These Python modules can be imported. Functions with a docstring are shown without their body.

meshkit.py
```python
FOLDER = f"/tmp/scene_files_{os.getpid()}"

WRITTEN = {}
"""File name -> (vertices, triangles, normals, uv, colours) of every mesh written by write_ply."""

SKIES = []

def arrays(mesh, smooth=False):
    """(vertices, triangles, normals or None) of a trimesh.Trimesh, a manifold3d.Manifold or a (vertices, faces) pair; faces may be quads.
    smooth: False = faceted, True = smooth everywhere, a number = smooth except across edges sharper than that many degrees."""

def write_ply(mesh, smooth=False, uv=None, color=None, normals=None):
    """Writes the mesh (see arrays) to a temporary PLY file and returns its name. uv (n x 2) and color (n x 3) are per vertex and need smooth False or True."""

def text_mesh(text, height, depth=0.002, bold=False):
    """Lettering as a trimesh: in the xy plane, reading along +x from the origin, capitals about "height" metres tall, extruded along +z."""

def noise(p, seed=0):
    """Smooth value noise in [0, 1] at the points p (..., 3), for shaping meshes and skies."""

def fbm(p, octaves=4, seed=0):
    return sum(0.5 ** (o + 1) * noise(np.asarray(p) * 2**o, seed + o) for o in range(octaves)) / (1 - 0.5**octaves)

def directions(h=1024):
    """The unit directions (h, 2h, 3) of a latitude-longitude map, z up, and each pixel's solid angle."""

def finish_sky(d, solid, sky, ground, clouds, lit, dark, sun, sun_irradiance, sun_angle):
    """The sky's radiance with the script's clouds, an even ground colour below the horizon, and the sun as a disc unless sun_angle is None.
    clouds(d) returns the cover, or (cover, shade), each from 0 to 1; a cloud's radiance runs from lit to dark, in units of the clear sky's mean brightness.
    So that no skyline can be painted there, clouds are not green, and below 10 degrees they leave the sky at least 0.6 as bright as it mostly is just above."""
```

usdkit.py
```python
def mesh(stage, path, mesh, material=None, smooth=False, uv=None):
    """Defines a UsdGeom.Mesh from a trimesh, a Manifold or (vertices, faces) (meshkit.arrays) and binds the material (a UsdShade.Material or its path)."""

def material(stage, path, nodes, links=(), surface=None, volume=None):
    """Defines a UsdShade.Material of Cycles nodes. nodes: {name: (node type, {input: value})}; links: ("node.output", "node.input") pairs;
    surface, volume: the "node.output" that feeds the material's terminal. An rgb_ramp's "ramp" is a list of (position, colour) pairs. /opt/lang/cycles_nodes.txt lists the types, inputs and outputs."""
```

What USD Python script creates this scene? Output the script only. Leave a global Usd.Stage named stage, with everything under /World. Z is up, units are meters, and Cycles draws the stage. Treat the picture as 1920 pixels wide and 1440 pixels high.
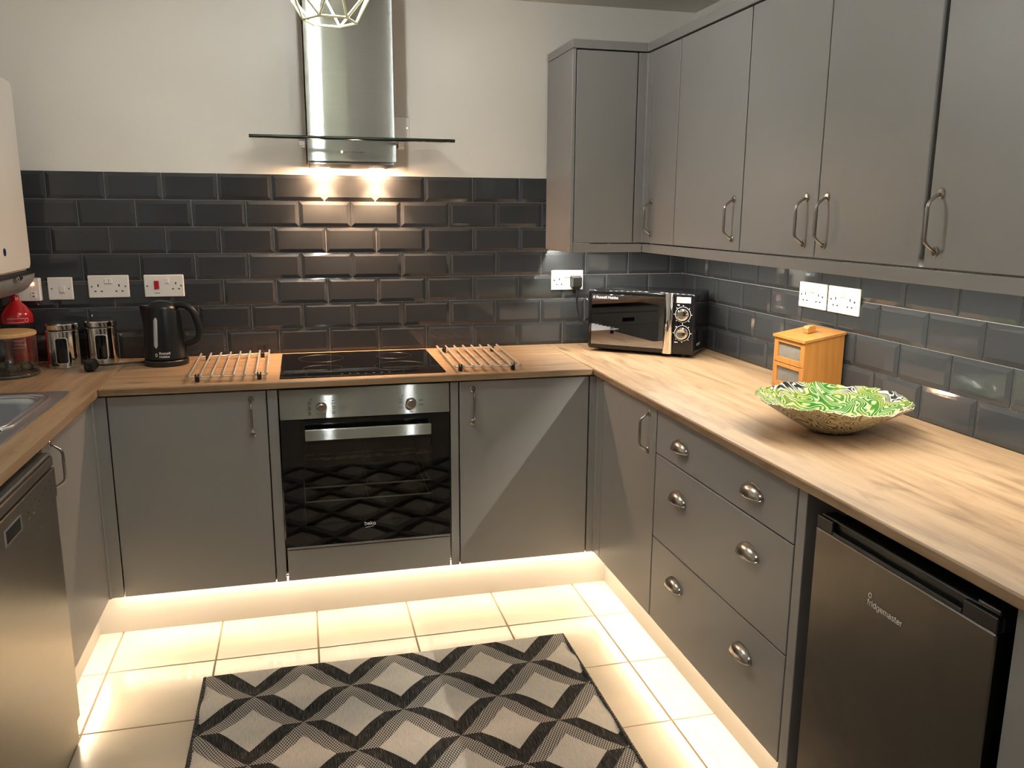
import math, random
import numpy as np, trimesh, meshkit, usdkit
from pxr import Usd, UsdGeom, UsdLux, UsdShade, Gf, Sdf
from trimesh import creation as tc

stage = Usd.Stage.CreateInMemory()
UsdGeom.SetStageUpAxis(stage, UsdGeom.Tokens.z)
UsdGeom.SetStageMetersPerUnit(stage, 1.0)
UsdGeom.Xform.Define(stage, '/World')
UsdGeom.Scope.Define(stage, '/World/Looks')
rng = random.Random(7)
PI = math.pi

# ------------------------------------------------------------------ camera
cam = UsdGeom.Camera.Define(stage, '/World/camera')
R3 = [[0.9696905461, -0.2442786495, 0.0053090674], [0.0442309961, 0.1968663654, 0.9794321075], [0.2402995293, 0.9495112298, -0.2017041414]]
EYE = (0.0, -3.5003877594, 1.4789637586)
mtx = Gf.Matrix4d(*R3[0], 0, *R3[1], 0, *[-a for a in R3[2]], 0, *EYE, 1)
cam.AddTransformOp().Set(mtx)
cam.CreateHorizontalApertureAttr(36.0)
cam.CreateVerticalApertureAttr(27.0)
cam.CreateFocalLengthAttr(36.0 * 1554.235 / 1920)
cam.CreateClippingRangeAttr(Gf.Vec2f(0.05, 100))
cam.CreateExposureAttr(2.0)

# ------------------------------------------------------------------ light levels
PENDANT, PENDANT_C = 165.0, (0.96, 0.98, 0.95)
HOOD, HOOD_C = 1400.0, (1.0, 0.60, 0.34)
PLINTH, PLINTH_C = 215.0, (1.0, 0.77, 0.52)
UNDER, UNDER_C = 510.0, (1.0, 0.92, 0.77)
DUSK, DUSK_C = 0.10, (0.45, 0.58, 1.0)

dome = UsdLux.DomeLight.Define(stage, '/World/sky')
dome.CreateIntensityAttr(DUSK)
dome.CreateColorAttr(Gf.Vec3f(*DUSK_C))

# ------------------------------------------------------------------ layout (metres; back tile face y=0)
XL, XR, YR, ZC = -1.306, 1.689, -6.5, 2.327
ZW, ZWB = 0.910, 0.8855          # worktop top / underside
WXL, WXR, WY = -0.662, 1.045, -0.615
DL, DR, DY = -0.690, 1.070, -0.595   # door faces
UX, UY = 1.339, -0.335           # wall-unit faces
ZT, PX, PZ, TX0, TY0 = 1.6256, 0.2025, 0.1025, -0.9102, -0.3441

# ------------------------------------------------------------------ helpers
_used, _off = {}, {}

def numbered(parent, name):
    k = f'{parent}/{name}'
    n = _used.get(k, 0); _used[k] = n + 1
    return k if n == 0 else f'{k}_{n:03d}'

def setd(p, **kw):
    for k, v in kw.items():
        if v: p.SetCustomDataByKey(k, v)

def thing(name, label=None, cat=None, loc=(0, 0, 0), rotz=0.0, group=None, kind=None, world=True):
    path = numbered('/World', name)
    x = UsdGeom.Xform.Define(stage, path)
    x.AddTranslateOp().Set(Gf.Vec3d(*loc))
    if rotz: x.AddRotateZOp().Set(rotz)
    p = x.GetPrim()
    setd(p, label=label, category=cat, group=group, kind=kind)
    _off[path] = np.array(loc, float) if world else np.zeros(3)
    return p

def obj(name, m, mat, parent=None, smooth=False, label=None, cat=None, group=None, kind=None):
    pp = str(parent.GetPath()) if parent is not None else '/World'
    path = numbered(pp, name)
    v, f, n = meshkit.arrays(m, False)
    off = _off.get(pp, np.zeros(3)); _off[path] = off
    prim = usdkit.mesh(stage, path, trimesh.Trimesh(v - off, f, process=False), mat, smooth=smooth).GetPrim()
    setd(prim, label=label, category=cat, group=group, kind=kind)
    return prim

def copy(src, label, loc, rotz=0.0, group=None):
    was = src.GetCustomData()
    r = thing(src.GetName().rstrip('0123456789').rstrip('_'), label, was['category'], loc, rotz, group or was.get('group'))
    r.GetReferences().AddInternalReference(src.GetPath())
    r.SetInstanceable(True)
    return r

cat_ = lambda *ms: trimesh.util.concatenate([m for m in ms if m is not None])

def bx(x0, x1, y0, y1, z0, z1, r=0.0):
    lo, hi = np.minimum((x0, y0, z0), (x1, y1, z1)), np.maximum((x0, y0, z0), (x1, y1, z1))
    if r <= 0:
        m = tc.box(extents=hi - lo); m.apply_translation((lo + hi) / 2); return m
    r = min(r, 0.45 * float(np.min(hi - lo)))
    P = []
    for a in range(8):
        s = np.array([(a >> k) & 1 for k in range(3)])
        c = np.where(s, hi, lo); d = np.where(s, -1, 1) * r
        P += [c + d * (1, 1, 0), c + d * (1, 0, 1), c + d * (0, 1, 1), c + d * 0.4227 * (1, 1, 1) * 1.0]
    return trimesh.convex.convex_hull(np.array(P))

def rb(x0, x1, y0, y1, z0, z1, r):
    s = tc.icosphere(2, r).vertices
    return trimesh.convex.convex_hull(np.vstack([s + (x, y, z) for x in (x0 + r, x1 - r) for y in (y0 + r, y1 - r) for z in (z0 + r, z1 - r)]))

def tube(pts, r, n=10, closed=False, cap=True, squash=None):
    pts = np.asarray(pts, float); k = len(pts)
    rr = np.full(k, r) if np.ndim(r) == 0 else np.asarray(r, float)
    t = np.gradient(pts, axis=0) if not closed else np.roll(pts, -1, 0) - np.roll(pts, 1, 0)
    t /= np.linalg.norm(t, axis=1, keepdims=True)
    u = np.cross(t[0], (0, 0, 1.0))
    if np.linalg.norm(u) < 1e-3: u = np.cross(t[0], (1.0, 0, 0))
    u /= np.linalg.norm(u); V = []
    for i in range(k):
        u = u - t[i] * (u @ t[i]); u /= np.linalg.norm(u); w = np.cross(t[i], u)
        for j in range(n):
            a = 2 * PI * j / n
            V.append(pts[i] + rr[i] * (math.cos(a) * u + math.sin(a) * w))
    F = []
    for i in range(k if closed else k - 1):
        i2 = (i + 1) % k
        for j in range(n):
            j2 = (j + 1) % n
            F += [(i * n + j, i * n + j2, i2 * n + j2), (i * n + j, i2 * n + j2, i2 * n + j)]
    if cap and not closed:
        a, b = len(V), len(V) + 1; V += [pts[0], pts[-1]]
        for j in range(n):
            F += [(a, (j + 1) % n, j), (b, (k - 1) * n + j, (k - 1) * n + (j + 1) % n)]
    m = trimesh.Trimesh(np.array(V), np.array(F), process=False)
    return m

def spline(P, n=24):
    from scipy.interpolate import CubicSpline
    P = np.asarray(P, float); d = np.r_[0, np.cumsum(np.linalg.norm(np.diff(P, axis=0), axis=1))]
    return CubicSpline(d, P)(np.linspace(0, d[-1], n))

def lathe(prof, n=48, loc=(0, 0, 0)):
    m = tc.revolve(np.array(prof, float), sections=n); m.apply_translation(loc); return m

def cyl(r, h, loc=(0, 0, 0), axis='z', n=24, bev=0.0):
    b = min(bev, r * .4, h * .4)
    prof = [(0, 0), (r - b, 0), (r, b), (r, h - b), (r - b, h), (0, h)] if b > 0 else [(0, 0), (r, 0), (r, h), (0, h)]
    m = tc.revolve(np.array(prof), sections=n)
    if axis == 'y': m.apply_transform([[1, 0, 0, 0], [0, 0, -1, 0], [0, 1, 0, 0], [0, 0, 0, 1]])   # grows towards -y
    if axis == 'x': m.apply_transform([[0, 0, -1, 0], [0, 1, 0, 0], [1, 0, 0, 0], [0, 0, 0, 1]])   # grows towards -x
    m.apply_translation(loc); return m

def frame(n):
    """4x4 whose local x = along the face to the right as seen by a viewer in front, y = out of the face, z = up."""
    n = np.array(n, float); up = np.array((0, 0, 1.0)); x = np.cross(up, n)
    T = np.eye(4); T[:3, 0], T[:3, 1], T[:3, 2] = x, n, up
    return T

FB, FR, FL = frame((0, -1, 0)), frame((-1, 0, 0)), frame((1, 0, 0))

def put(m, T, loc):
    m = m.copy(); S = T.copy(); S[:3, 3] = loc; m.apply_transform(S)
    if np.linalg.det(T[:3, :3]) < 0: m.invert()
    return m

def text(s, h, T, loc, depth=0.0006, bold=False, center=True):
    """lettering reading left to right on a face with frame T"""
    m = meshkit.text_mesh(s, h, depth, bold)
    if center: m.apply_translation((-(m.bounds[0][0] + m.bounds[1][0]) / 2, 0, 0))
    m.apply_transform(np.array([[1, 0, 0, 0], [0, 0, 1, 0], [0, 1, 0, 0], [0, 0, 0, 1.0]])); m.invert()
    return put(m, T, loc)

# ------------------------------------------------------------------ materials
def M(name, nodes, links=(), surface='p.BSDF', volume=None):
    return usdkit.material(stage, '/World/Looks/' + name, nodes, links, surface=surface, volume=volume)

def plain(name, col, rough=0.5, metal=0.0, spec=0.5, coat=0.0, bump=None, **kw):
    P = {'base_color': col, 'roughness': rough, 'metallic': metal, 'specular_ior_level': spec, 'coat_weight': coat, **kw}
    N, L = {'p': ('principled_bsdf', P)}, []
    if bump:
        N['g'] = ('geometry', {}); N['n'] = ('noise_texture', {'scale': bump[0], 'detail': 3.0}); N['b'] = ('bump', {'strength': bump[1], 'distance': bump[2]})
        L = [('g.position', 'n.vector'), ('n.fac', 'b.height'), ('b.normal', 'p.normal')]
    return M(name, N, L)

def brushed(name, col, rough, aniso, axis, grain):
    """metal brushed along 'axis' (0,1,2): fine streaks in roughness, highlight drawn out across the grain"""
    tang = [0.0, 0.0, 0.0]; tang[axis] = 1.0
    sc = [700.0, 700.0, 700.0]; sc[axis] = 5.0
    N = {'g': ('geometry', {}), 'm': ('mapping', {'scale': sc}), 'n': ('noise_texture', {'scale': 1.0, 'detail': 2.0}),
         'r': ('rgb_ramp', {'ramp': [(0.3, tuple(c * .96 for c in col)), (0.7, tuple(c * 1.03 for c in col))]}),
         't': ('combine_xyz', {'x': tang[0], 'y': tang[1], 'z': tang[2]}),
         'p': ('glossy_bsdf', {'roughness': rough, 'anisotropy': aniso})}
    L = [('g.position', 'm.vector'), ('m.vector', 'n.vector'), ('n.fac', 'r.fac'), ('r.color', 'p.color'), ('t.vector', 'p.tangent')]
    return M(name, N, L)

def emit(name, col, s):
    return M(name, {'e': ('emission', {'color': col, 'strength': s})}, surface='e.emission')

def wood(name, axis, cols, scale=(2.2, 26.0), rough=0.42, knots=True):
    """grain running along 'axis'"""
    sc = [scale[1]] * 3; sc[axis] = scale[0]
    sk = [16.0] * 3; sk[axis] = 4.0
    N = {'g': ('geometry', {}), 'm': ('mapping', {'scale': sc}), 'n': ('noise_texture', {'scale': 1.0, 'detail': 6.0, 'roughness': 0.62, 'distortion': 0.6}),
         'r': ('rgb_ramp', {'ramp': [(0.28, cols[0]), (0.5, cols[1]), (0.72, cols[2])]}),
         'm2': ('mapping', {'scale': sk}), 'n2': ('noise_texture', {'scale': 1.0, 'detail': 4.0, 'distortion': 0.8}),
         'r2': ('map_range', {'from_min': 0.57, 'from_max': 0.74, 'to_min': 0.0, 'to_max': 0.6 if knots else 0.0, 'clamp': True}),
         'x': ('mix_color', {'b': cols[3]}),
         'p': ('principled_bsdf', {'roughness': rough, 'specular_ior_level': 0.4})}
    L = [('g.position', 'm.vector'), ('m.vector', 'n.vector'), ('n.fac', 'r.fac'), ('r.color', 'x.a'), ('g.position', 'm2.vector'), ('m2.vector', 'n2.vector'),
         ('n2.fac', 'r2.value'), ('r2.result', 'x.fac'), ('x.result', 'p.base_color')]
    return M(name, N, L)

def glassy(name, tint, gloss=1.0, ior=1.5):
    N = {'t': ('transparent_bsdf', {'color': tint}), 'g': ('glossy_bsdf', {'color': (gloss,) * 3, 'roughness': 0.01}), 'f': ('fresnel', {}), 'm': ('mix_closure', {}),
         'o': ('geometry', {}), 'i': ('mix_float', {'a': ior, 'b': 1.0 / ior})}   # each face reflects as seen from the air side
    return M(name, N, [('o.backfacing', 'i.fac'), ('i.result', 'f.IOR'), ('f.fac', 'm.fac'), ('t.BSDF', 'm.closure1'), ('g.BSDF', 'm.closure2')], surface='m.closure')

wall_paint = plain('wall_paint', (0.74, 0.71, 0.66), 0.75, spec=0.25)
rear_paint = plain('rear_paint', (0.10, 0.105, 0.11), 0.8)
ceil_paint = plain('ceiling_paint', (0.70, 0.67, 0.60), 0.85, spec=0.2)
unit_grey = plain('unit_grey', (0.262, 0.263, 0.264), 0.42, spec=0.4)
unit_inner = plain('carcass_grey', (0.20, 0.20, 0.20), 0.6)
plinth_paint = plain('plinth_grey', (0.34, 0.33, 0.31), 0.5, spec=0.4)
gap_black = plain('gap_black', (0.012, 0.012, 0.012), 0.8)
tile_mats = [plain(f'tile_charcoal_{i}', tuple(c * k for c in (0.041, 0.045, 0.050)), 0.06, spec=0.45, bump=(14, 0.06, 0.004)) for i, k in enumerate((0.94, 1.0, 1.08))]
grout_dark = plain('grout_grey', (0.30, 0.295, 0.285), 0.8, bump=(400, 0.2, 0.001))
floor_mats = []
for i, k in enumerate((0.96, 1.0, 1.03)):
    floor_mats.append(M(f'floor_ceramic_{i}', {'g': ('geometry', {}), 'n': ('noise_texture', {'scale': 5.0, 'detail': 5.0}),
        'r': ('rgb_ramp', {'ramp': [(0.3, (0.55 * k, 0.47 * k, 0.365 * k)), (0.7, (0.62 * k, 0.54 * k, 0.43 * k))]}), 'n2': ('noise_texture', {'scale': 26.0, 'detail': 3.0}),
        'b': ('bump', {'strength': 0.10, 'distance': 0.004}), 'p': ('principled_bsdf', {'roughness': 0.24, 'specular_ior_level': 0.5})},
        [('g.position', 'n.vector'), ('n.fac', 'r.fac'), ('r.color', 'p.base_color'), ('g.position', 'n2.vector'), ('n2.fac', 'b.height'), ('b.normal', 'p.normal')]))
floor_grout = plain('floor_grout', (0.26, 0.19, 0.12), 0.85)
OAK = [(0.19, 0.120, 0.068), (0.325, 0.217, 0.128), (0.39, 0.275, 0.172), (0.105, 0.062, 0.036)]
oak_x, oak_y = wood('oak_laminate_x', 0, OAK), wood('oak_laminate_y', 1, OAK)
bamboo = wood('bamboo', 2, [(0.33, 0.140, 0.030), (0.39, 0.175, 0.040), (0.43, 0.205, 0.055), (0.5, 0.24, 0.06)], scale=(3.0, 45.0), rough=0.38, knots=False)
bamboo_lid = wood('bamboo_lid', 0, [(0.48, 0.30, 0.14), (0.56, 0.36, 0.17), (0.60, 0.40, 0.20), (0.4, 0.25, 0.1)], scale=(3.0, 45.0), rough=0.45, knots=False)
steel_x = brushed('steel_brushed_x', (0.44, 0.455, 0.45), 0.21, 0.91, 0, None)
steel_y = brushed('steel_brushed_y', (0.42, 0.405, 0.38), 0.30, 0.45, 1, None)
steel_sink = plain('steel_sink', (0.52, 0.56, 0.62), 0.34, 1.0)
steel_dark = plain('steel_fridge', (0.115, 0.108, 0.10), 0.33, 1.0, bump=(9, 0.25, 0.01))
chrome = plain('chrome', (0.74, 0.73, 0.71), 0.05, 1.0)
canister_steel = plain('canister_steel', (0.68, 0.67, 0.65), 0.09, 1.0)
nickel = plain('satin_nickel', (0.42, 0.40, 0.37), 0.20, 1.0)
pewter = plain('pewter', (0.52, 0.49, 0.45), 0.24, 1.0)
white_plastic = plain('white_plastic', (0.80, 0.78, 0.74), 0.32)
boiler_white = plain('boiler_white', (0.76, 0.72, 0.66), 0.4)
boiler_grey = plain('boiler_grey', (0.24, 0.25, 0.26), 0.45)
black_plastic = plain('black_plastic', (0.012, 0.012, 0.013), 0.35)
black_satin = plain('black_satin', (0.011, 0.013, 0.014), 0.33, spec=0.3)
black_gloss = plain('black_gloss', (0.006, 0.006, 0.007), 0.06)
black_glass = plain('black_glass', (0.004, 0.004, 0.005), 0.02, spec=0.5)
mirror_glass = plain('mirror_door_glass', (0.40, 0.40, 0.43), 0.02, 1.0)
rubber = plain('rubber', (0.01, 0.01, 0.01), 0.55)
red_gloss = plain('red_gloss', (0.42, 0.010, 0.016), 0.2, coat=0.4)
red_plastic = plain('red_switch', (0.42, 0.008, 0.02), 0.3)
print_white = plain('print_white', (0.75, 0.75, 0.75), 0.5)
print_grey = plain('print_grey', (0.22, 0.22, 0.22), 0.5)
print_dark = plain('print_dark', (0.03, 0.03, 0.03), 0.5)
print_pink = plain('print_pink', (0.80, 0.50, 0.46), 0.5)
hole_dark = plain('hole_dark', (0.03, 0.028, 0.025), 0.7)
badge_blue = plain('badge_blue', (0.02, 0.025, 0.10), 0.3)
enamel = plain('oven_enamel', (0.11, 0.10, 0.085), 0.3)
rack_steel = plain('rack_steel', (0.9, 0.9, 0.88), 0.4, 0.0)
foil = plain('foil', (0.85, 0.85, 0.82), 0.3, 0.5)
clear_glass = glassy('clear_glass', (0.90, 0.92, 0.91))
shelf_glass = glassy('hood_glass', (0.97, 0.98, 0.975), 1.0, 1.4)
glass_edge = plain('glass_edge', (0.006, 0.012, 0.012), 0.08)
oven_window = glassy('oven_window_glass', (0.60, 0.58, 0.53))
tint_window = glassy('smoked_glass', (0.20, 0.20, 0.20))
wire_paint = plain('wire_white', (0.82, 0.84, 0.62), 0.35)
led_white = emit('led_under', UNDER_C, UNDER)
led_warm = emit('led_plinth', PLINTH_C, PLINTH)
amber_lamp = emit('neon_lamp', (1.0, 0.22, 0.06), 6.0)
pilot_led = emit('pilot_led', (1.0, 0.72, 0.3), 6.0)
bulb_glow = emit('bulb_glow', PENDANT_C, PENDANT)
halogen_glow = emit('halogen_glow', HOOD_C, 170.0)
tape_white = plain('led_tape', (0.7, 0.7, 0.68), 0.5)

# ------------------------------------------------------------------ lamps' lights
def sphere_light(path, loc, r, watts, col):
    l = UsdLux.SphereLight.Define(stage, path); l.AddTranslateOp().Set(Gf.Vec3d(*loc))
    l.CreateRadiusAttr(r); l.CreateIntensityAttr(watts); l.CreateColorAttr(Gf.Vec3f(*col)); return l

# ================================================================== THE SETTING
wb = thing('wall_back', 'white plastered back wall with charcoal metro tiles below', 'wall', (0, 0, 0), kind='structure')
obj('plaster', bx(XL - .1, XR + .1, 0.004, 0.12, -0.02, ZC + .02), wall_paint, wb)
wr = thing('wall_right', 'right wall with grey metro tiles under the wall cabinets', 'wall', (XR, 0, 0), kind='structure')
obj('plaster', bx(XR + .004, XR + .12, YR, 0.12, -0.02, ZC + .02), wall_paint, wr)
WY0, WY1, WZ0, WZ1 = -5.2, -4.45, 1.0, 1.9
obj('wall_left', cat_(bx(XL - .12, XL, WY1, 0.12, -0.02, ZC + .02), bx(XL - .12, XL, YR, WY0, -0.02, ZC + .02), bx(XL - .12, XL, WY0, WY1, -0.02, WZ0), bx(XL - .12, XL, WY0, WY1, WZ1, ZC + .02)),
    wall_paint, kind='structure', label='white left wall behind the boiler', cat='wall')
obj('wall_rear', bx(XL - .1, XR + .1, YR - .1, YR, -.02, ZC), rear_paint, kind='structure', label='dark wall at the far end behind the camera', cat='wall')
w1 = thing('window_1', 'small white window in the left wall behind the camera', 'window', (XL, WY0, WZ0), kind='structure')
obj('window_frame', cat_(bx(XL - .09, XL - .03, WY0, WY0 + .05, WZ0, WZ1), bx(XL - .09, XL - .03, WY1 - .05, WY1, WZ0, WZ1), bx(XL - .09, XL - .03, WY0 + .05, WY1 - .05, WZ0, WZ0 + .05), bx(XL - .09, XL - .03, WY0 + .05, WY1 - .05, WZ1 - .05, WZ1)), white_plastic, w1)
obj('pane', bx(XL - .065, XL - .059, WY0 + .05, WY1 - .05, WZ0 + .05, WZ1 - .05), clear_glass, w1)
obj('ceiling', bx(XL - .1, XR + .1, YR - .1, 0.12, ZC, ZC + .08), ceil_paint, kind='structure', label='plain off-white ceiling above the kitchen', cat='ceiling')

fl = thing('floor', 'cream ceramic tiled kitchen floor with brown joints', 'floor', (0, 0, 0), kind='structure')
obj('grout', bx(XL - .1, XR + .1, YR - .1, 0.1, -0.06, -0.0025), floor_grout, fl)
FP, FG = 0.3375, 0.0025
for j in range(-1, 18):
    for i in range(-4, 6):
        x0, x1 = max(i * FP, XL) + FG, min((i + 1) * FP, XR) - FG
        y1, y0 = min(-0.452 - j * FP, 0) - FG, max(-0.452 - (j + 1) * FP, YR) + FG
        if x1 - x0 < .02 or y1 - y0 < .02: continue
        dz = rng.uniform(-.0003, .0003)
        obj('floor_tile', bx(x0, x1, y0, y1, -0.008, dz, 0.0015), floor_mats[rng.randrange(3)], fl)

def metro(w, h, cuts, tilt):
    """bevelled tile lying in local x (0..w), z (0..h), out along +y; cuts: sides (left, right, bottom, top) without a bevel"""
    b, e, t = 0.014, 0.0030, 0.0082
    bl, br, bb, bt = [0.0 if c else b for c in cuts]
    if bl + br > w * .8: bl = br = w * .2
    base = [(0, 0), (w, 0), (w, h), (0, h)]
    inn = [(bl, bb), (w - br, bb), (w - br, h - bt), (bl, h - bt)]
    V = [(x, -.004, z) for x, z in base] + [(x, e, z) for x, z in base] + [(x, t + tilt[0] * (x / w - .5) + tilt[1] * (z / h - .5), z) for x, z in inn]
    F = []
    for a in (0, 4):
        for k in range(4):
            k2 = (k + 1) % 4
            F += [(a + k, a + 4 + k2, a + k2), (a + k, a + 4 + k, a + 4 + k2)]
    F += [(8, 10, 9), (8, 11, 10)]
    m = trimesh.Trimesh(np.array(V, float), np.array(F), process=False); return m

def tile_rows(parent, T, conv, rows, s0, s1, org, label_z):
    G = 0.0013
    for k in rows:
        off = 0.0 if k % 2 else 0.5
        z1 = ZT - (k - 1) * PZ - G; z0 = ZT - k * PZ + G
        if k == 7: z0 = ZW + .001
        n0 = int(math.floor((s0 - org) / PX - off)) - 1
        for n in range(n0, n0 + 40):
            a, b = org + (n + off) * PX + G, org + (n + 1 + off) * PX - G
            ca, cb = a < s0, b > s1
            a, b = max(a, s0), min(b, s1)
            if b - a < .012: continue
            m = metro(b - a, z1 - z0, (ca, cb, False, False), (rng.uniform(-.0007, .0007), rng.uniform(-.0004, .0004)))
            obj('wall_tile', put(m, T, conv(a, z0)), tile_mats[rng.randrange(3)], parent)

# metro() is built x to the right, y out, z up; on FB x runs along +x; on FR it runs along -y
FBt = FB.copy(); FBt[:3, 0] = (1, 0, 0)
FRt = FR.copy(); FRt[:3, 0] = (0, -1, 0)
obj('grout', bx(XL, 1.04, -0.0006, 0.0045, ZW - .02, ZT - .001), grout_dark, wb)
obj('grout', bx(1.04, XR, -0.0006, 0.0045, ZW - .02, ZT - 2 * PZ), grout_dark, wb)
tile_rows(wb, FBt, lambda s, z: (s, 0.0, z), (1, 2), XL, 1.04, TX0, 0)
tile_rows(wb, FBt, lambda s, z: (s, 0.0, z), (3, 4, 5, 6, 7), XL, XR - .006, TX0, 0)
obj('grout', bx(XR - .0006, XR + .0045, YR, 0.0, ZW - .02, ZT - 2 * PZ), grout_dark, wr)
tile_rows(wr, FRt, lambda s, z: (XR, -s, z), (3, 4, 5, 6, 7), 0.006, 2.9, -TY0, 0)

PT = 0.163
for nm, b, lab in (('baseboard_back', bx(DL - .061, DR + .081, -0.512, -0.494, 0, PT), 'grey plinth board glowing under the back cabinets and oven'),
                   ('baseboard_right', bx(1.151, 1.169, -1.96, -0.512, 0, PT), 'grey plinth board under the right-hand drawers'),
                   ('baseboard_left', bx(-0.769, -0.751, -1.15, -0.512, 0, PT), 'grey plinth board under the left sink cabinet')):
    obj(nm, b, plinth_paint, kind='structure', label=lab, cat='plinth')

# ================================================================== WORKTOPS
def worktop(x0, x1, y0, y1, mat, name, label, hole=None, front=None):
    r = 0.004
    if hole is None:
        m = bx(x0, x1, y0, y1, ZWB, ZW, r)
    else:
        hx0, hx1, hy0, hy1 = hole
        m = cat_(bx(x0, x1, y0, hy0, ZWB, ZW, 0), bx(x0, x1, hy1, y1, ZWB, ZW, 0), bx(x0, hx0, hy0, hy1, ZWB, ZW, 0), bx(hx1, x1, hy0, hy1, ZWB, ZW, r * 0))
    return obj(name, m, mat, smooth=False, label=label, cat='worktop')

worktop(WXL, WXR, WY, -0.001, oak_x, 'worktop', 'oak laminate worktop along the back wall, holding the hob')
worktop(WXR, XR - .001, -3.10, -0.001, oak_y, 'worktop', 'long oak laminate worktop on the right, holding the green bowl')
SX0, SX1, SY0, SY1 = -1.225, -0.735, -1.60, -0.625
worktop(XL + .001, WXL, -2.4, -0.001, oak_y, 'worktop', 'oak laminate worktop on the left, holding the sink', hole=(SX0 + .02, SX1 - .02, SY0 + .02, SY1 - .02))

# ================================================================== CABINETS
def bow_handle():
    """bow handle: local x right, y out, z up; 120 mm between fixings"""
    P = spline([(0, .002, -.061), (0, .007, -.0595), (0, .018, -.0525), (0, .0275, -.0445), (0, .031, -.038), (0, .032, -.028), (0, .032, 0), (0, .032, .028), (0, .031, .038), (0, .0275, .0445), (0, .018, .0525), (0, .007, .0595), (0, .002, .061)], 34)
    rr = 0.0031 + 0.0012 * np.cos(np.linspace(-1, 1, 34) * PI / 2)
    b = tube(P, rr, 10)
    pl = []
    for s in (-1, 1):
        p = tc.revolve([(0, 0), (.0105, 0), (.0105, .002), (.008, .0045), (0, .005)], sections=8)
        p.apply_transform([[1, 0, 0, 0], [0, 0, 1, 0], [0, -1, 0, 0], [0, 0, 0, 1]]); p.apply_scale((1, 1, 1.15)); p.apply_translation((0, 0, s * .062)); pl.append(p)
    return cat_(b, *pl)
HANDLE = bow_handle()

def cup_handle():
    nt, npz = 22, 9; a, b, c = .047, .026, .031
    def shell(s):
        return [[((a * s) * math.cos(t), (b * s) * math.sin(t) ** .8 * math.sin(p) + .0005, (c * s) * math.sin(t) ** .8 * math.cos(p)) for p in np.linspace(0, PI / 2, npz)] for t in np.linspace(0.0001, PI - .0001, nt)]
    V, F = [], []
    for s in (1.0, .93):
        V += [q for row in shell(s) for q in row]
    N = nt * npz
    for i in range(nt - 1):
        for j in range(npz - 1):
            q = (i * npz + j, (i + 1) * npz + j, (i + 1) * npz + j + 1, i * npz + j + 1)
            F += [(q[0], q[2], q[1]), (q[0], q[3], q[2])]
            F += [(N + q[0], N + q[1], N + q[2]), (N + q[0], N + q[2], N + q[3])]
    for i in range(nt - 1):
        e = (i * npz + npz - 1, (i + 1) * npz + npz - 1)
        F += [(e[0], e[1], N + e[1]), (e[0], N + e[1], N + e[0])]
        e = (i * npz, (i + 1) * npz)
        F += [(e[0], N + e[1], e[1]), (e[0], N + e[0], N + e[1])]
    m = trimesh.Trimesh(np.array(V), np.array(F), process=False); trimesh.repair.fix_normals(m)
    rim = tube([(a * math.cos(t), .0016, c * math.sin(t)) for t in np.linspace(0, PI, 24)], .0020, 6)
    lip = tube([(a * math.cos(t), b * math.sin(t) ** .8, 0) for t in np.linspace(0.02, PI - .02, 24)], .0016, 6)
    return cat_(m, rim, lip)
CUP = cup_handle()

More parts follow.
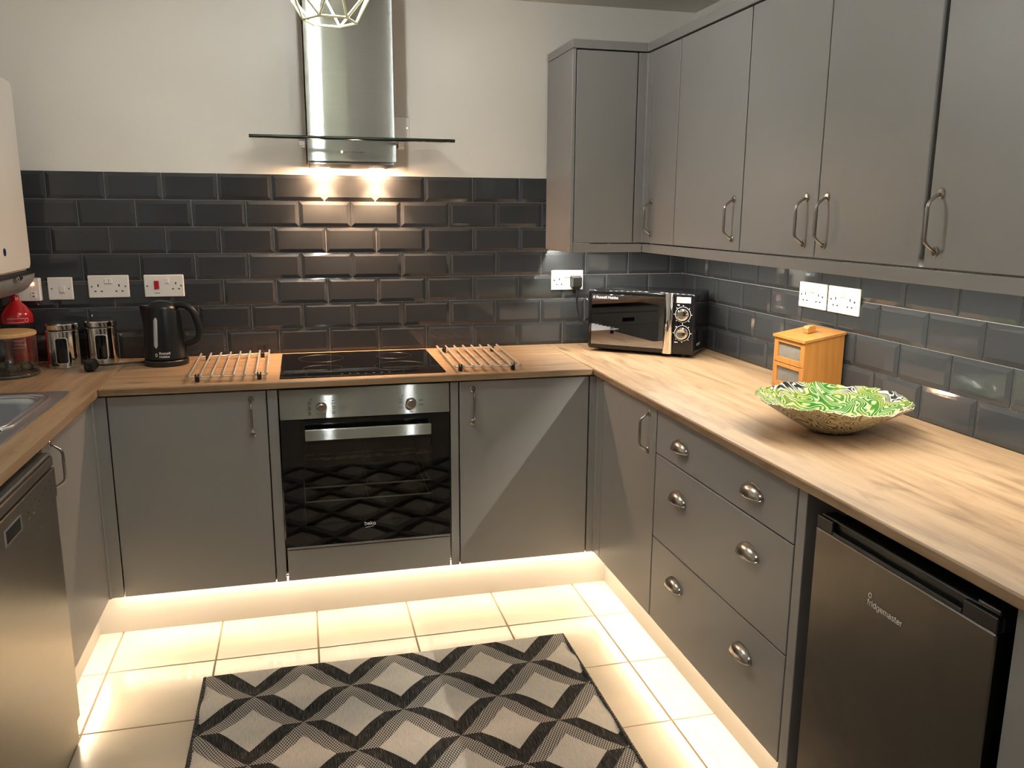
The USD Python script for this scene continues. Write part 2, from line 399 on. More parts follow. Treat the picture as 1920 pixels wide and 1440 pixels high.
def door(parent, face, s0, s1, z0, z1, hs=None, hz=None, name='door', mat=unit_grey):
    """door leaf on face 'B' (y=DY), 'R' (x=DR), 'L' (x=DL), 'UB' or 'UR'"""
    t = 0.018; e = 0.0015; s0, s1 = min(s0, s1) + e, max(s0, s1) - e
    if face in ('B', 'UB'):
        y = DY if face == 'B' else UY
        d = obj(name, bx(s0, s1, y, y + t, z0, z1, .0018), mat, parent)
        T, P = FB, lambda s, z: (s, y, z)
    elif face in ('R', 'UR'):
        x = DR if face == 'R' else UX
        d = obj(name, bx(x, x + t, s0, s1, z0, z1, .0018), mat, parent)
        T, P = FR, lambda s, z: (x, s, z)
    else:
        d = obj(name, bx(DL - t, DL, s0, s1, z0, z1, .0018), mat, parent)
        T, P = FL, lambda s, z: (DL, s, z)
    if hs is not None:
        obj('handle', put(HANDLE, T, P(hs, hz)), nickel, d, smooth=40)
    return d, T, P

ZB0, ZB1 = 0.171, 0.878
CT = 0.884
# back run
c = thing('base_cabinet', 'grey base cabinet left of the oven, under the kettle', 'cabinet', (-0.39, DY, ZB0))
obj('body', bx(-0.640, -0.118, DY + .02, -.02, ZB0 + .002, CT), unit_inner, c)
door(c, 'B', -0.642, -0.137, ZB0, ZB1, -0.187, 0.787)
obj('filler_strip', bx(-0.1335, -0.1000, DY, DY + .018, ZB0, ZB1, .001), unit_grey, c)
c = thing('corner_post', 'narrow grey corner post between the back and left cabinets', 'post', (-0.67, DY, ZB0))
obj('post', bx(DL - .03, -0.6445, DY, DY + .018, ZB0, ZB1, .001), unit_grey, c)
obj('edge_strip', cyl(.006, ZB1 - ZB0, (DL + .002, DY - .002, ZB0), n=12), unit_grey, c, smooth=30)
c = thing('base_cabinet', 'grey base cabinet right of the oven with its handle at the top left', 'cabinet', (0.79, DY, ZB0))
obj('body', bx(0.512, 1.045, DY + .02, -.02, ZB0 + .002, CT), unit_inner, c)
door(c, 'B', 0.5370, 1.0365, ZB0, ZB1, 0.588, 0.788)
obj('filler_strip', bx(0.5045, 0.5335, DY, DY + .018, ZB0, ZB1, .001), unit_grey, c)
c = thing('corner_post', 'narrow grey corner post where the back and right cabinets meet', 'post', (1.055, DY, ZB0))
obj('post', bx(1.0400, DR + .02, DY, DY + .018, ZB0, ZB1, .001), unit_grey, c)
obj('edge_strip', cyl(.006, ZB1 - ZB0, (DR + .002, DY - .002, ZB0), n=12), unit_grey, c, smooth=30)
obj('side_post', bx(DR, DR + .018, -0.659, DY - .003, ZB0, ZB1, .001), unit_grey, c)
# right run
c = thing('base_cabinet', 'grey corner base cabinet left of the drawers, handle beside the top drawer', 'cabinet', (DR, -0.9, ZB0))
obj('body', bx(DR + .02, XR - .02, -1.142, -0.665, ZB0 + .002, CT), unit_inner, c)
door(c, 'R', -1.1440, -0.6600, ZB0, ZB1, -1.086, 0.787)
c = thing('drawer_cabinet', 'grey cabinet of three wide drawers with silver cup handles', 'drawer cabinet', (DR, -1.53, ZB0))
obj('body', bx(DR + .02, XR - .02, -1.940, -1.147, ZB0 + .002, CT), unit_inner, c)
for z0, z1, hz, lab in ((0.7355, ZB1, 0.792, 'shallow top drawer front'), (0.4565, 0.7315, 0.632, 'deep middle drawer front'), (ZB0, 0.4525, 0.353, 'deep bottom drawer front')):
    d, T, P = door(c, 'R', -1.9230, -1.1470, z0, z1, name='drawer')
    setd(d, label=lab)
    for s in (-1.325, -1.735):
        obj('cup_handle', put(CUP, T, P(s, hz)), pewter, d, smooth=50)
obj('end_panel', bx(DR, XR - .02, -1.960, -1.9260, ZB0 - .02, CT, .0015), unit_grey, c)
c = thing('base_cabinet', 'grey end cabinet at the right edge beyond the fridge', 'cabinet', (DR, -2.8, ZB0))
obj('body', bx(DR + .02, XR - .02, -3.06, -2.545, ZB0 + .002, CT), unit_inner, c)
door(c, 'R', -3.06, -2.524, 0.02, ZB1)
# left run
c = thing('base_cabinet', 'grey sink base cabinet between the dishwasher and the left corner', 'cabinet', (DL, -0.87, ZB0))
obj('body', cat_(bx(XL + .02, DL - .02, -1.140, -1.122, ZB0 + .002, CT), bx(XL + .02, DL - .02, -1.122, -0.615, ZB0 + .002, ZB0 + .02)), unit_inner, c)
door(c, 'L', -1.140, -0.600, ZB0, ZB1, -1.075, 0.792)

# wall cabinets
UZ0, UZ1 = 1.366, 2.088
c = thing('wall_cabinet', 'small grey wall cabinet with a plain side panel on the back wall', 'wall cabinet', (1.17, UY, UZ0))
obj('body', bx(1.052, 1.335, UY + .02, -.008, UZ0 - .002, UZ1 - .002), unit_inner, c)
obj('end_panel', bx(1.030, 1.0465, UY - .002, -.008, 1.327, UZ1 + .004, .003), unit_grey, c)
door(c, 'UB', 1.0475, 1.2985, UZ0, UZ1)
obj('corner_post', bx(1.3010, UX - .001, UY, UY + .018, UZ0, UZ1, .001), unit_grey, c)
obj('corner_post', bx(UX, UX + .018, -0.380, UY - .003, UZ0, UZ1, .001), unit_grey, c)
obj('edge_strip', cyl(.0055, UZ1 - UZ0, (UX + .001, UY - .001, UZ0), n=12), unit_grey, c, smooth=30)
ups = [(-0.625, -0.382, -0.4195, 'narrow grey corner wall cabinet with its handle on the left'),
       (-1.111, -0.628, -1.0645, 'wide grey wall cabinet above the microwave side, second along the right wall'),
       (-1.909, -1.114, None, 'double-door grey wall cabinet above the two wall sockets'),
       (-2.420, -1.922, -1.957, 'grey wall cabinet at the right edge of the row, handle by its left gap')]
for s0, s1, hs, lab in ups:
    c = thing('wall_cabinet', lab, 'wall cabinet', (UX, (s0 + s1) / 2, UZ0))
    obj('body', bx(UX + .02, XR - .008, s0 + .002, s1 - .002, UZ0 - .002, UZ1 - .002), unit_inner, c)
    if hs is not None:
        door(c, 'UR', s0, s1, UZ0, UZ1, hs, 1.464)
    else:
        door(c, 'UR', -1.5115, s1, UZ0, UZ1, -1.4615, 1.463)
        door(c, 'UR', s0, -1.5125, UZ0, UZ1, -1.5535, 1.463)
YE = -2.45
t = thing('cornice', 'grey cornice strip along the tops of the wall cabinets', 'cornice', (UX, -1.2, UZ1))
obj('front_strip', bx(UX - .006, UX + .016, YE, UY - .007, 2.0925, 2.124, .001), unit_grey, t)
obj('front_strip', bx(1.029, UX - .0065, UY - .006, UY + .016, 2.0925, 2.124, .001), unit_grey, t)
obj('side_strip', bx(1.029, 1.049, UY + .017, -.008, 2.0925, 2.124, .001), unit_grey, t)
obj('top_board', bx(UX + .017, XR - .008, YE, -.01, 2.0925, 2.100), unit_grey, t)
obj('top_board', bx(1.050, UX + .016, UY + .017, -.01, 2.0925, 2.100), unit_grey, t)
t = thing('pelmet', 'grey light pelmet strip hiding the lights below the wall cabinets', 'pelmet', (UX, -1.2, 1.33))
obj('pelmet_board', bx(UX + .001, UX + .019, YE, UY - .001, 1.328, 1.3605, .0012), unit_grey, t)
obj('pelmet_board', bx(1.047, UX, UY + .001, UY + .019, 1.328, 1.3605, .0012), unit_grey, t)

# ================================================================== LED STRIPS (tape with single diodes)
def led_strip(p0, p1, mat, label, group, pitch=0.0333, w=0.0035):
    p0, p1 = np.array(p0, float), np.array(p1, float); L = np.linalg.norm(p1 - p0); n = int(L / pitch); d = (p1 - p0) / L
    t = thing('led_strip', label, 'LED strip', tuple((p0 + p1) / 2), group=None)
    a, b = np.minimum(p0, p1) - .004, np.maximum(p0, p1) + .004
    obj('tape', bx(a[0], b[0], a[1], b[1], p0[2] + .0008, p0[2] + .0025), tape_white, t)
    ms = []
    for k in range(n):
        c = p0 + d * (k + .5) * L / n
        ms.append(trimesh.Trimesh(np.array([c + (-w, -w, 0), c + (w, -w, 0), c + (w, w, 0), c + (-w, w, 0)]), np.array([(0, 2, 1), (0, 3, 2)]), process=False))
    obj('diode', cat_(*ms), mat, t, kind='stuff', label='row of glowing diodes on the tape')
led_strip((DL + .01, -.548, ZB0 - .001), (DR + .06, -.548, ZB0 - .001), led_warm, 'warm LED strip under the back base cabinets above the plinth', 'plinth lights')
led_strip((1.118, -.60, ZB0 - .001), (1.118, -1.935, ZB0 - .001), led_warm, 'warm LED strip under the right base cabinets and drawers', 'plinth lights')
led_strip((-.728, -.60, ZB0 - .001), (-.728, -1.13, ZB0 - .001), led_warm, 'warm LED strip under the left sink cabinet', 'plinth lights')
led_strip((1.378, -.34, 1.352), (1.378, -2.42, 1.352), led_white, 'LED strip behind the pelmet along the right wall cabinets', 'under-cabinet lights')
led_strip((1.056, -.02, 1.352), (1.056, -.27, 1.352), led_white, 'very short LED strip along the side panel of the back wall cabinet', 'under-cabinet lights')
led_strip((1.070, -.29, 1.352), (1.36, -.29, 1.352), led_white, 'short LED strip under the small back wall cabinet', 'under-cabinet lights')

# ================================================================== OVEN AND HOB
OX0, OX1, OZ0, OZ1 = -0.095, 0.500, 0.2916, 0.8766
ov = thing('oven', 'built-in stainless and black glass electric oven under the hob', 'oven', ((OX0 + OX1) / 2, DY, OZ0))
OF = DY - .004
cav = (-0.03, 0.435, 0.36, 0.70)
obj('housing', cat_(bx(OX0 + .01, cav[0] - .002, DY + .026, -.05, OZ0, OZ1 - .004), bx(cav[1] + .002, OX1 - .01, DY + .026, -.05, OZ0, OZ1 - .004),
    bx(cav[0], cav[1], DY + .026, -.05, OZ0, cav[2] - .002), bx(cav[0], cav[1], DY + .026, -.05, cav[3] + .002, OZ1 - .004)), black_plastic, ov)
obj('cavity', cat_(bx(cav[0] - .002, cav[0], DY + .03, -.10, cav[2], cav[3]), bx(cav[1], cav[1] + .002, DY + .03, -.10, cav[2], cav[3]), bx(cav[0], cav[1], DY + .03, -.10, cav[2] - .002, cav[2]),
    bx(cav[0], cav[1], DY + .03, -.10, cav[3], cav[3] + .002), bx(cav[0], cav[1], -.102, -.10, cav[2], cav[3])), enamel, ov)
def shelf(z, n, name, y0=DY + .036, y1=-.13):
    ms = [tube([(cav[0] + .006, y0, z), (cav[1] - .006, y0, z), (cav[1] - .006, y1, z), (cav[0] + .006, y1, z)], .0030, 6, closed=True)]
    for k in range(1, n): 
        x = cav[0] + (cav[1] - cav[0]) * k / n
        ms.append(tube([(x, y0, z), (x, y1, z)], .0010, 5))
    return obj(name, cat_(*ms), rack_steel, ov, smooth=40)
shelf(0.505, 2, 'wire_shelf'); shelf(0.452, 2, 'wire_shelf')
fx = np.linspace(cav[0] + .004, cav[1] - .004, 60); V, F = [], []
for i, x in enumerate(fx):
    for q in range(4):
        V.append((x, DY + .034 + q * .012 + .006 * meshkit.noise((x * 70, q * 3.1, 0)), .600 + .010 * meshkit.noise((x * 90, q * 2.3, 5)) + (.006 if q in (0,) else 0)))
for i in range(59):
    for q in range(3):
        a = i * 4 + q; F += [(a, a + 4, a + 5), (a, a + 5, a + 1)]
obj('foil_liner', (np.array(V), np.array(F)), foil, ov)
obj('control_panel', bx(OX0, OX1, OF, DY + .02, 0.7700, OZ1, .0015), steel_x, ov)
fg = .768
obj('door_glass', cat_(bx(OX0, cav[0] + .006, OF, DY + .02, 0.300, fg, .001), bx(cav[1] - .002, OX1, OF, DY + .02, 0.300, fg, .001), bx(cav[0] + .006, cav[1] - .002, OF, DY + .02, 0.300, 0.376, 0), bx(cav[0] + .006, cav[1] - .002, OF, DY + .02, 0.678, fg, 0)), black_glass, ov)
obj('window', bx(cav[0] + .006, cav[1] - .002, OF + .0005, OF + .005, 0.376, 0.678), oven_window, ov)
obj('trim', bx(OX0 + .002, OX1 - .002, OF - .001, DY + .018, OZ0, 0.2990, .001), print_grey, ov)
h = obj('door_handle', bx(-0.013, 0.426, OF - .048, OF - .034, 0.703, 0.741, .002), steel_x, ov)
obj('handle_mount', bx(0.010, 0.030, OF - .034, OF, .713, .731), black_plastic, h); obj('handle_mount', bx(0.384, 0.404, OF - .034, OF, .713, .731), black_plastic, h)
for kx, lab in ((0.046, 'left oven function dial'), (0.360, 'right oven temperature dial')):
    k = obj('dial', cat_(cyl(.0195, .005, (kx, OF, .811), 'y', 32, .001), cyl(.0165, .024, (kx, OF - .004, .811), 'y', 32, .0025)), pewter, ov, smooth=30, label=lab)
    obj('pointer', bx(kx - .0008, kx + .0008, OF - .0288, OF - .028, .8165, .8225), print_dark, k)
marks = []
def mark(x, z, w, hh): marks.append(bx(x - w / 2, x + w / 2, OF - .0005, OF + .0005, z - hh / 2, z + hh / 2))
for dx, dz in ((-.034, .030), (-.040, .017), (-.040, -.004), (-.040, -.022), (.040, .017), (.042, -.004), (.042, -.020)):
    x, z = .046 + dx, .811 + dz
    if dz == .030: mark(x, z, .004, .004); continue
    mark(x, z + .004, .008, .0014); mark(x, z - .004, .008, .0014)
    if dz < 0: mark(x - .0035, z, .0012, .008); mark(x + .0035, z, .0012, .008)
obj('print', cat_(*marks), print_dark, ov, kind='stuff'); marks = []
for s, dx, dz in (('50', -.036, .014), ('100', -.038, .004), ('150', -.036, -.014), ('250', .036, .008), ('200', .036, -.008), ('max', .0, -.032)):
    marks.append(text(s, .006, FB, (.360 + dx, OF - .0004, .811 + dz - .003)))
mark(.330, .842, .003, .003); mark(.360, .8375, .003, .003); mark(.465, .815, .003, .003)
obj('print', cat_(*marks), print_dark, ov, kind='stuff')
obj('logo', cat_(text('beko', .013, FB, (0.203, OF - .0003, .362), bold=True), put(bx(-.018, .012, -.0003, .0003, -.001, .0006), FB @ trimesh.transformations.rotation_matrix(-.12, (0, 1, 0)), (.203, OF - .0004, .3555))), print_white, ov)
obj('base_panel', bx(OX0 + .002, OX1 - .002, DY, DY + .018, ZB0, 0.2865, .0015), unit_grey, ov, label='grey cabinet panel under the oven door')
hob = thing('hob', 'black glass induction hob set into the back worktop', 'hob', (.2, -.31, ZW))
obj('glass', bx(-0.090, 0.494, -0.566, -0.062, ZW + .0002, ZW + .006, .0015), black_glass, hob)
zs = []
for x, y, r in ((.06, -.20, .085), (.345, -.19, .07), (.06, -.42, .07), (.345, -.42, .095)):
    zs.append(tube([(x + r * math.cos(a), y + r * math.sin(a), ZW + .0061) for a in np.linspace(0, 2 * PI, 48, endpoint=False)], .0006, 4, closed=True))
obj('zone_marking', cat_(*zs), plain('zone_print', (0.03, 0.03, 0.03), 0.3), hob)
obj('control_marking', cat_(*[bx(.12 + k * .028, .128 + k * .028, -.548, -.544, ZW + .006, ZW + .0063) for k in range(7)]), print_grey, hob)

# ================================================================== COOKER HOOD
hd = thing('cooker_hood', 'stainless chimney cooker hood with a glass canopy above the hob', 'cooker hood', (.2, 0, 1.65))
HX0, HX1 = 0.041, 0.360
obj('chimney', bx(HX0 + .001, HX1 - .001, -.285, .003, 1.742, ZC - .001, .0015), steel_x, hd)
obj('base', bx(HX0 - .002, HX1 - .002, -.330, -.009, 1.6600, 1.7320, .0015), steel_x, hd)
obj('underside', bx(HX0 + .006, HX1 - .010, -.320, -.012, 1.650, 1.6600, .001), steel_x, hd)
obj('canopy_glass', bx(-.154, .562, -.4005, -.001, 1.7330, 1.7385), shelf_glass, hd)
obj('canopy_edge', tube([(-.155, -.4062, 1.7355), (.563, -.4062, 1.7355)], .0062, 10), glass_edge, hd, label='dark polished front edge of the glass canopy')
for x in (0.022, 0.380):
    obj('glass_bracket', bx(x - .012, x + .012, -.30, -.26, 1.712, 1.7325, .002), plain('bracket_%d' % (x * 1000), (.5, .47, .43), .35, 1.0), hd)
obj('button', cyl(.0032, .002, (.161, -.330, 1.694), 'y', 16), pilot_led, hd, label='lit amber control button')
obj('control_print', cat_(*[bx(.170 + k * .0095, .1755 + k * .0095, -.3305, -.3295, 1.6925 + (k % 3) * .0006, 1.6950) for k in range(8)]), print_dark, hd)
for x in (0.100, 0.308):
    obj('lamp_glass', cyl(.028, .004, (x, -.048, 1.6462), 'z', 24), halogen_glow, hd, label='glowing round hood lamp')
    l = sphere_light(numbered('/World', 'hood_light'), (x, -.052, 1.638), .012, HOOD, HOOD_C)
    l.AddRotateXYZOp().Set(Gf.Vec3f(0, 0, 0))
    sh = UsdLux.ShapingAPI.Apply(l.GetPrim()); sh.CreateShapingConeAngleAttr(44.0); sh.CreateShapingConeSoftnessAttr(0.6)

# ================================================================== FRIDGE AND DISHWASHER
fr = thing('fridge', 'dark stainless undercounter fridge with a black handle strip', 'fridge', (1.06, -2.27, 0))
FX, FY0, FY1 = 1.060, -2.502, -2.012
obj('body', bx(FX + .055, XR - .06, FY0 + .004, FY1 - .004, .02, .838, .004), black_plastic, fr)
d = obj('door', bx(FX, FX + .050, FY0, FY1, .06, .8165, .003), steel_dark, fr)
obj('handle_strip', cat_(bx(FX + .012, FX + .050, FY0, FY1, .8170, .8460, .003), bx(FX + .001, FX + .013, FY0 + .0005, FY0 + .075, .8170, .8445, .002), bx(FX + .001, FX + .013, FY1 - .055, FY1 - .0005, .8170, .8445, .002), bx(FX + .001, FX + .005, FY0 + .076, FY1 - .056, .8170, .8250, .001)), black_satin, d)
obj('hinge_cover', bx(FX + .006, FX + .05, FY0 + .002, FY0 + .05, .846, .856, .002), black_plastic, fr)
lg = meshkit.text_mesh('fridgemaster', .011, .0006, True); lg.apply_translation((0, 0, 0))
obj('logo', cat_(text('fridgemaster', .012, FRt, (FX - .0003, -2.196, .724), center=False),
    tube([(FX - .0004, -2.2025 + .0045 * math.cos(a), .7445 + .0045 * math.sin(a)) for a in np.linspace(0, 2 * PI, 16, endpoint=False)], .001, 4, closed=True)), print_white, fr)
for y in (FY0 + .04, FY1 - .04): obj('foot', cyl(.018, .022, (FX + .10, y, 0)), black_plastic, fr)

dw = thing('dishwasher', 'brushed stainless dishwasher at the left edge with a small display', 'dishwasher', (-.66, -1.46, 0))
WF, WY0, WY1 = -0.658, -1.762, -1.164
obj('body', bx(XL + .05, WF - .045, WY0 + .004, WY1 - .004, .02, .846, .003), plain('grey_steel_side', (.3, .3, .3), .5, .6), dw)
obj('top', bx(XL + .06, WF - .006, WY0, WY1, .8465, .856, .003), plain('dw_top', (.10, .098, .092), .4), dw)
obj('top_strip', bx(WF - .044, WF - .001, WY0, WY1, .820, .8465, .003), steel_y, dw)
obj('control_panel', bx(WF - .044, WF + .001, WY0, WY1, .7345, .8160, .002), steel_y, dw)
d = obj('door', bx(WF - .044, WF - .003, WY0, WY1, .085, .7330, .002), steel_y, dw)
obj('kick_panel', bx(WF - .060, WF - .012, WY0, WY1, .010, .083, .002), steel_y, dw)
obj('display', cat_(bx(WF + .0005, WF + .0015, -1.573, -1.455, .752, .790)), print_grey, dw, label='grey surround of the dark display')
obj('display', cat_(bx(WF + .0012, WF + .002, -1.560, -1.463, .756, .785)), black_glass, dw, label='small dark display window')
obj('button', cat_(*[bx(WF + .0005, WF + .003, -1.40 + k * .035 - .008, -1.40 + k * .035 + .004, .757, .763, .0008) for k in range(3)]), chrome, dw, label='row of small push buttons')
obj('print', cat_(*[bx(WF + .0008, WF + .0014, -1.405 + k * .028, -1.398 + k * .028, .772 + (k * 7 % 3) * .007, .775 + (k * 7 % 3) * .007) for k in range(6)], *[bx(WF + .0008, WF + .0014, -1.225 + k % 2 * .012, -1.219 + k % 2 * .012, .770 + k * .006, .7725 + k * .006) for k in range(5)]), print_dark, dw)

# ================================================================== SINK
sk = thing('sink', 'stainless inset sink with a raised bowl rim on the left worktop', 'sink', (-.98, -1.1, ZW))
from shapely.geometry import Polygon, box as sbox
def rrect(x0, x1, y0, y1, r): return sbox(x0 + r, y0 + r, x1 - r, y1 - r).buffer(r, 8)
def ring_loft(levels, n=72):
    """loft of rounded rectangles: list of (x0,x1,y0,y1,r,z)"""
    V, F = [], []
    for x0, x1, y0, y1, r, z in levels:
        L = np.array(rrect(x0, x1, y0, y1, r).exterior.coords)[:-1]
        cx, cy = (x0 + x1) / 2, (y0 + y1) / 2
        from shapely.geometry import LineString
        ring = Polygon(L).exterior; ln = ring.length
        s0 = ring.project(__import__('shapely').geometry.Point(x1, cy))
        ccw = ring.is_ccw
        for k in range(n):
            f = k / n
            q = ring.interpolate((s0 + (f if ccw else -f) * ln) % ln); V.append((q.x, q.y, z))
    for a in range(len(levels) - 1):
        for k in range(n):
            k2 = (k + 1) % n; i, j = a * n, (a + 1) * n
            F += [(i + k, i + k2, j + k2), (i + k, j + k2, j + k)]
    return trimesh.Trimesh(np.array(V), np.array(F), process=False)
E = 0.0
outer = (SX0, SX1, SY0, SY1)
bw = (SX0 + .055, SX1 - .055, -1.13, SY1 - .10)
lv = [(*outer, .018, ZW + .0005), (*outer, .018, ZW + .003), (SX0 + .006, SX1 - .006, SY0 + .006, SY1 - .006, .016, ZW + .0042)]
rim = ring_loft(lv)
plate = rrect(SX0 + .006, SX1 - .006, SY0 + .006, SY1 - .006, .016).difference(rrect(*bw, .07))
deck = tc.extrude_polygon(plate, .0008, engine='earcut'); deck.apply_translation((0, 0, ZW + .0034))
obj('deck', cat_(rim, deck), steel_sink, sk, smooth=30)
b0, b1, b2, b3 = bw
bowl = ring_loft([(b0, b1, b2, b3, .07, ZW + .0042), (b0 + .004, b1 - .004, b2 + .004, b3 - .004, .068, ZW + .001), (b0 + .008, b1 - .008, b2 + .008, b3 - .008, .065, ZW - .012), (b0 + .012, b1 - .012, b2 + .012, b3 - .012, .062, ZW - .12), (b0 + .03, b1 - .03, b2 + .03, b3 - .03, .05, ZW - .15), (-.985, -.975, b2 + .20, b2 + .21, .004, ZW - .155)])
bowl.invert()
obj('basin', bowl, steel_sink, sk, smooth=40)
ridge = []
for o in (.022, .040):
    L = np.array(rrect(b0 - .045 + o, b1 + .045 - o, b2 - .02, b3 + .062 - o, .075).exterior.coords)[:-1]
    ridge.append(tube(np.c_[L, np.full(len(L), ZW + .0042)], .0045, 8, closed=True))
obj('ridge', cat_(*ridge), steel_sink, sk, smooth=60, label='pressed raised ridges round the basin')
obj('tap_hole_cover', cat_(cyl(.019, .004, (-.792, -1.16, ZW + .0042), 'z', 28, .0015), cyl(.010, .006, (-.792, -1.16, ZW + .0042), 'z', 20, .002)), chrome, sk, smooth=30)

# ================================================================== BOILER
bo = thing('boiler', 'white wall-hung boiler with a blue round badge on the left wall', 'boiler', (-1.12, -.32, 1.2))
bp = rrect(-.52, -.115, 1.268, 1.925, .035)
case = tc.extrude_polygon(bp, XL + .002 - (-.958), engine='earcut') if False else tc.extrude_polygon(bp, .352 - .014, engine='earcut')
T = np.array([[0, 0, 1, XL + .001], [1, 0, 0, 0], [0, 1, 0, 0], [0, 0, 0, 1.0]]); case.apply_transform(T)
fp = tc.extrude_polygon(bp.buffer(-.008), .0135, engine='earcut'); T2 = T.copy(); T2[0, 3] = -.9675; fp.apply_transform(T2)
obj('casing', case, boiler_white, bo, smooth=30); obj('front_cover', fp, boiler_white, bo, smooth=30)
# curved grey control flap under the casing
prof = [(-.945, 1.264)] + [(-.945 - .10 * (1 - math.cos(a)), 1.262 - .085 * math.sin(a)) for a in np.linspace(0.1, PI / 2, 10)] + [(-1.29, 1.178), (-1.29, 1.264)]
flap = tc.extrude_polygon(Polygon(prof), .395, engine='earcut'); flap.apply_transform([[1, 0, 0, 0], [0, 0, 1, -.515], [0, 1, 0, 0], [0, 0, 0, 1.0]]); flap.invert()
trimesh.repair.fix_normals(flap)
obj('control_flap', flap, boiler_grey, bo, smooth=30)
obj('trim_strip', bx(-1.0, -.938, -.516, -.112, 1.2565, 1.2665, .002), black_plastic, bo)
obj('catch', cat_(bx(-.9395, -.932, -.36, -.30, 1.246, 1.256, .002), bx(-.9395, -.931, -.345, -.315, 1.243, 1.258, .002)), chrome, bo)
bd = cyl(.013, .002, (0, 0, 0), 'x', 28); bd.apply_scale((1, .85, 1.0)); bd.apply_translation((-.952, -.388, 1.343))
obj('badge', bd, badge_blue, bo, label='dark blue round badge')

# ================================================================== SOCKETS AND SWITCHES
def plate(name, label, cat, face, s, z, w, hh, th=.009, group=None):
    T, P = (FBt, lambda a, b, o=0: (s + a, -.0070 - o, z + b)) if face == 'B' else (FRt, lambda a, b, o=0: (XR - .0070 - o, s - a, z + b))
    if face == 'W': T, P = FBt, lambda a, b, o=0: (s + a, .0040 - o, z + b)
    t = thing(name, label, cat, P(0, 0), group=group)
    obj('face_plate', put(bx(-w / 2, w / 2, 0.0, th, -hh / 2, hh / 2, .003), T, P(0, 0)), white_plastic, t)
    return t, T, P, th

def add(t, name, m, mat, T, P, a, b, o, label=None): return obj(name, put(m, T, P(a, b, o)), mat, t, label=label)
lb = lambda w, d, hh, r=.001: bx(-w / 2, w / 2, -.0005, d, -hh / 2, hh / 2, r)

def outlet(t, T, P, th, a, dz=0.0):
    add(t, 'pin_hole', cat_(put(lb(.0045, .0004, .009, 0), np.eye(4), (0, 0, 0)), put(lb(.007, .0004, .0045, 0), np.eye(4), (-.011, 0, -.022)), put(lb(.007, .0004, .0045, 0), np.eye(4), (.011, 0, -.022))), hole_dark, T, P, a, .004 + dz, th)

def screws(t, T, P, th, d):
    for s in (-1, 1):
        c = cyl(.0035, .0006, (0, 0, 0), 'z', 12); c.apply_transform([[1, 0, 0, 0], [0, 0, 1, 0], [0, 1, 0, 0], [0, 0, 0, 1]])
        add(t, 'screw', c, pewter, T, P, s * d, 0, th)

def double(name, label, face, s, z, w=.146, hh=.086):
    t, T, P, th = plate(name, label, 'socket', face, s, z, w, hh)
    for k in (-1, 1):
        outlet(t, T, P, th, k * .037)
        add(t, 'rocker_switch', lb(.0125, .0035, .019), white_plastic, T, P, k * .0075, .021, th)
    add(t, 'switch_shadow_line', lb(.027, .0003, .0014, 0), print_grey, T, P, 0, .0095, th)
    screws(t, T, P, th, .060)
    return t, T, P, th

def spur(name, label, s, z):
    t, T, P, th = plate(name, label, 'switch', 'B', s, z, .086, .086, th=.03)
    add(t, 'neon', lb(.014, .002, .010), amber_lamp, T, P, .018, .022, th, 'glowing orange neon window')
    add(t, 'fuse_holder', lb(.020, .003, .026), white_plastic, T, P, .020, -.018, th)
    add(t, 'screw', lb(.004, .0004, .004, 0), print_dark, T, P, .020, -.013, th + .003); add(t, 'screw', lb(.006, .0004, .005, 0), print_dark, T, P, .020, -.024, th + .003)
    return t
spur('fused_spur', 'white fused spur with a glowing orange neon beside the boiler', -1.000, 1.188)
t, T, P, th = plate('light_switch', 'white square single light switch on the dark tiles', 'switch', 'B', -.892, 1.189, .087, .086)
add(t, 'rocker_switch', lb(.017, .004, .026), white_plastic, T, P, .006, -.002, th); screws(t, T, P, th, .030)
add(t, 'switch_shadow_line', lb(.018, .0003, .0014, 0), print_grey, T, P, .006, -.0165, th)
double('double_socket', 'white double wall socket above and left of the kettle', 'B', -.7225, 1.1945)
t, T, P, th = plate('cooker_switch', 'white cooker switch plate with a red rocker above the kettle', 'switch', 'B', -.523, 1.194, .146, .086)
add(t, 'red_rocker', lb(.017, .0045, .032), red_plastic, T, P, -.027, .004, th)
add(t, 'rocker_switch', lb(.0135, .004, .020), white_plastic, T, P, .012, .020, th); outlet(t, T, P, th, .043, .006); screws(t, T, P, th, .062)
add(t, 'print', lb(.020, .0003, .003, 0), print_grey, T, P, -.027, -.028, th); add(t, 'switch_shadow_line', lb(.014, .0003, .0014, 0), print_grey, T, P, .012, .0085, th)
double('double_socket', 'white double wall socket with a black plug by the microwave', 'B', 1.130, 1.193)
double('double_socket', 'white double wall socket on the right wall, nearer the microwave', 'R', -1.0235, 1.211, .154, .086)
double('double_socket', 'white double wall socket on the right wall, above the bamboo box', 'R', -1.191, 1.211, .160, .086)
t, T, P, th = plate('hood_switch', 'white fused switch on the wall beside the hood chimney', 'switch', 'W', 0.406, 1.815, .088, .086)
add(t, 'rocker_switch', lb(.016, .004, .024), white_plastic, T, P, -.022, .018, th); screws(t, T, P, th, .034)
add(t, 'fuse_holder', lb(.020, .002, .026), white_plastic, T, P, -.022, -.018, th); add(t, 'print', lb(.010, .0003, .003, 0), print_dark, T, P, -.022, -.032, th + .002)

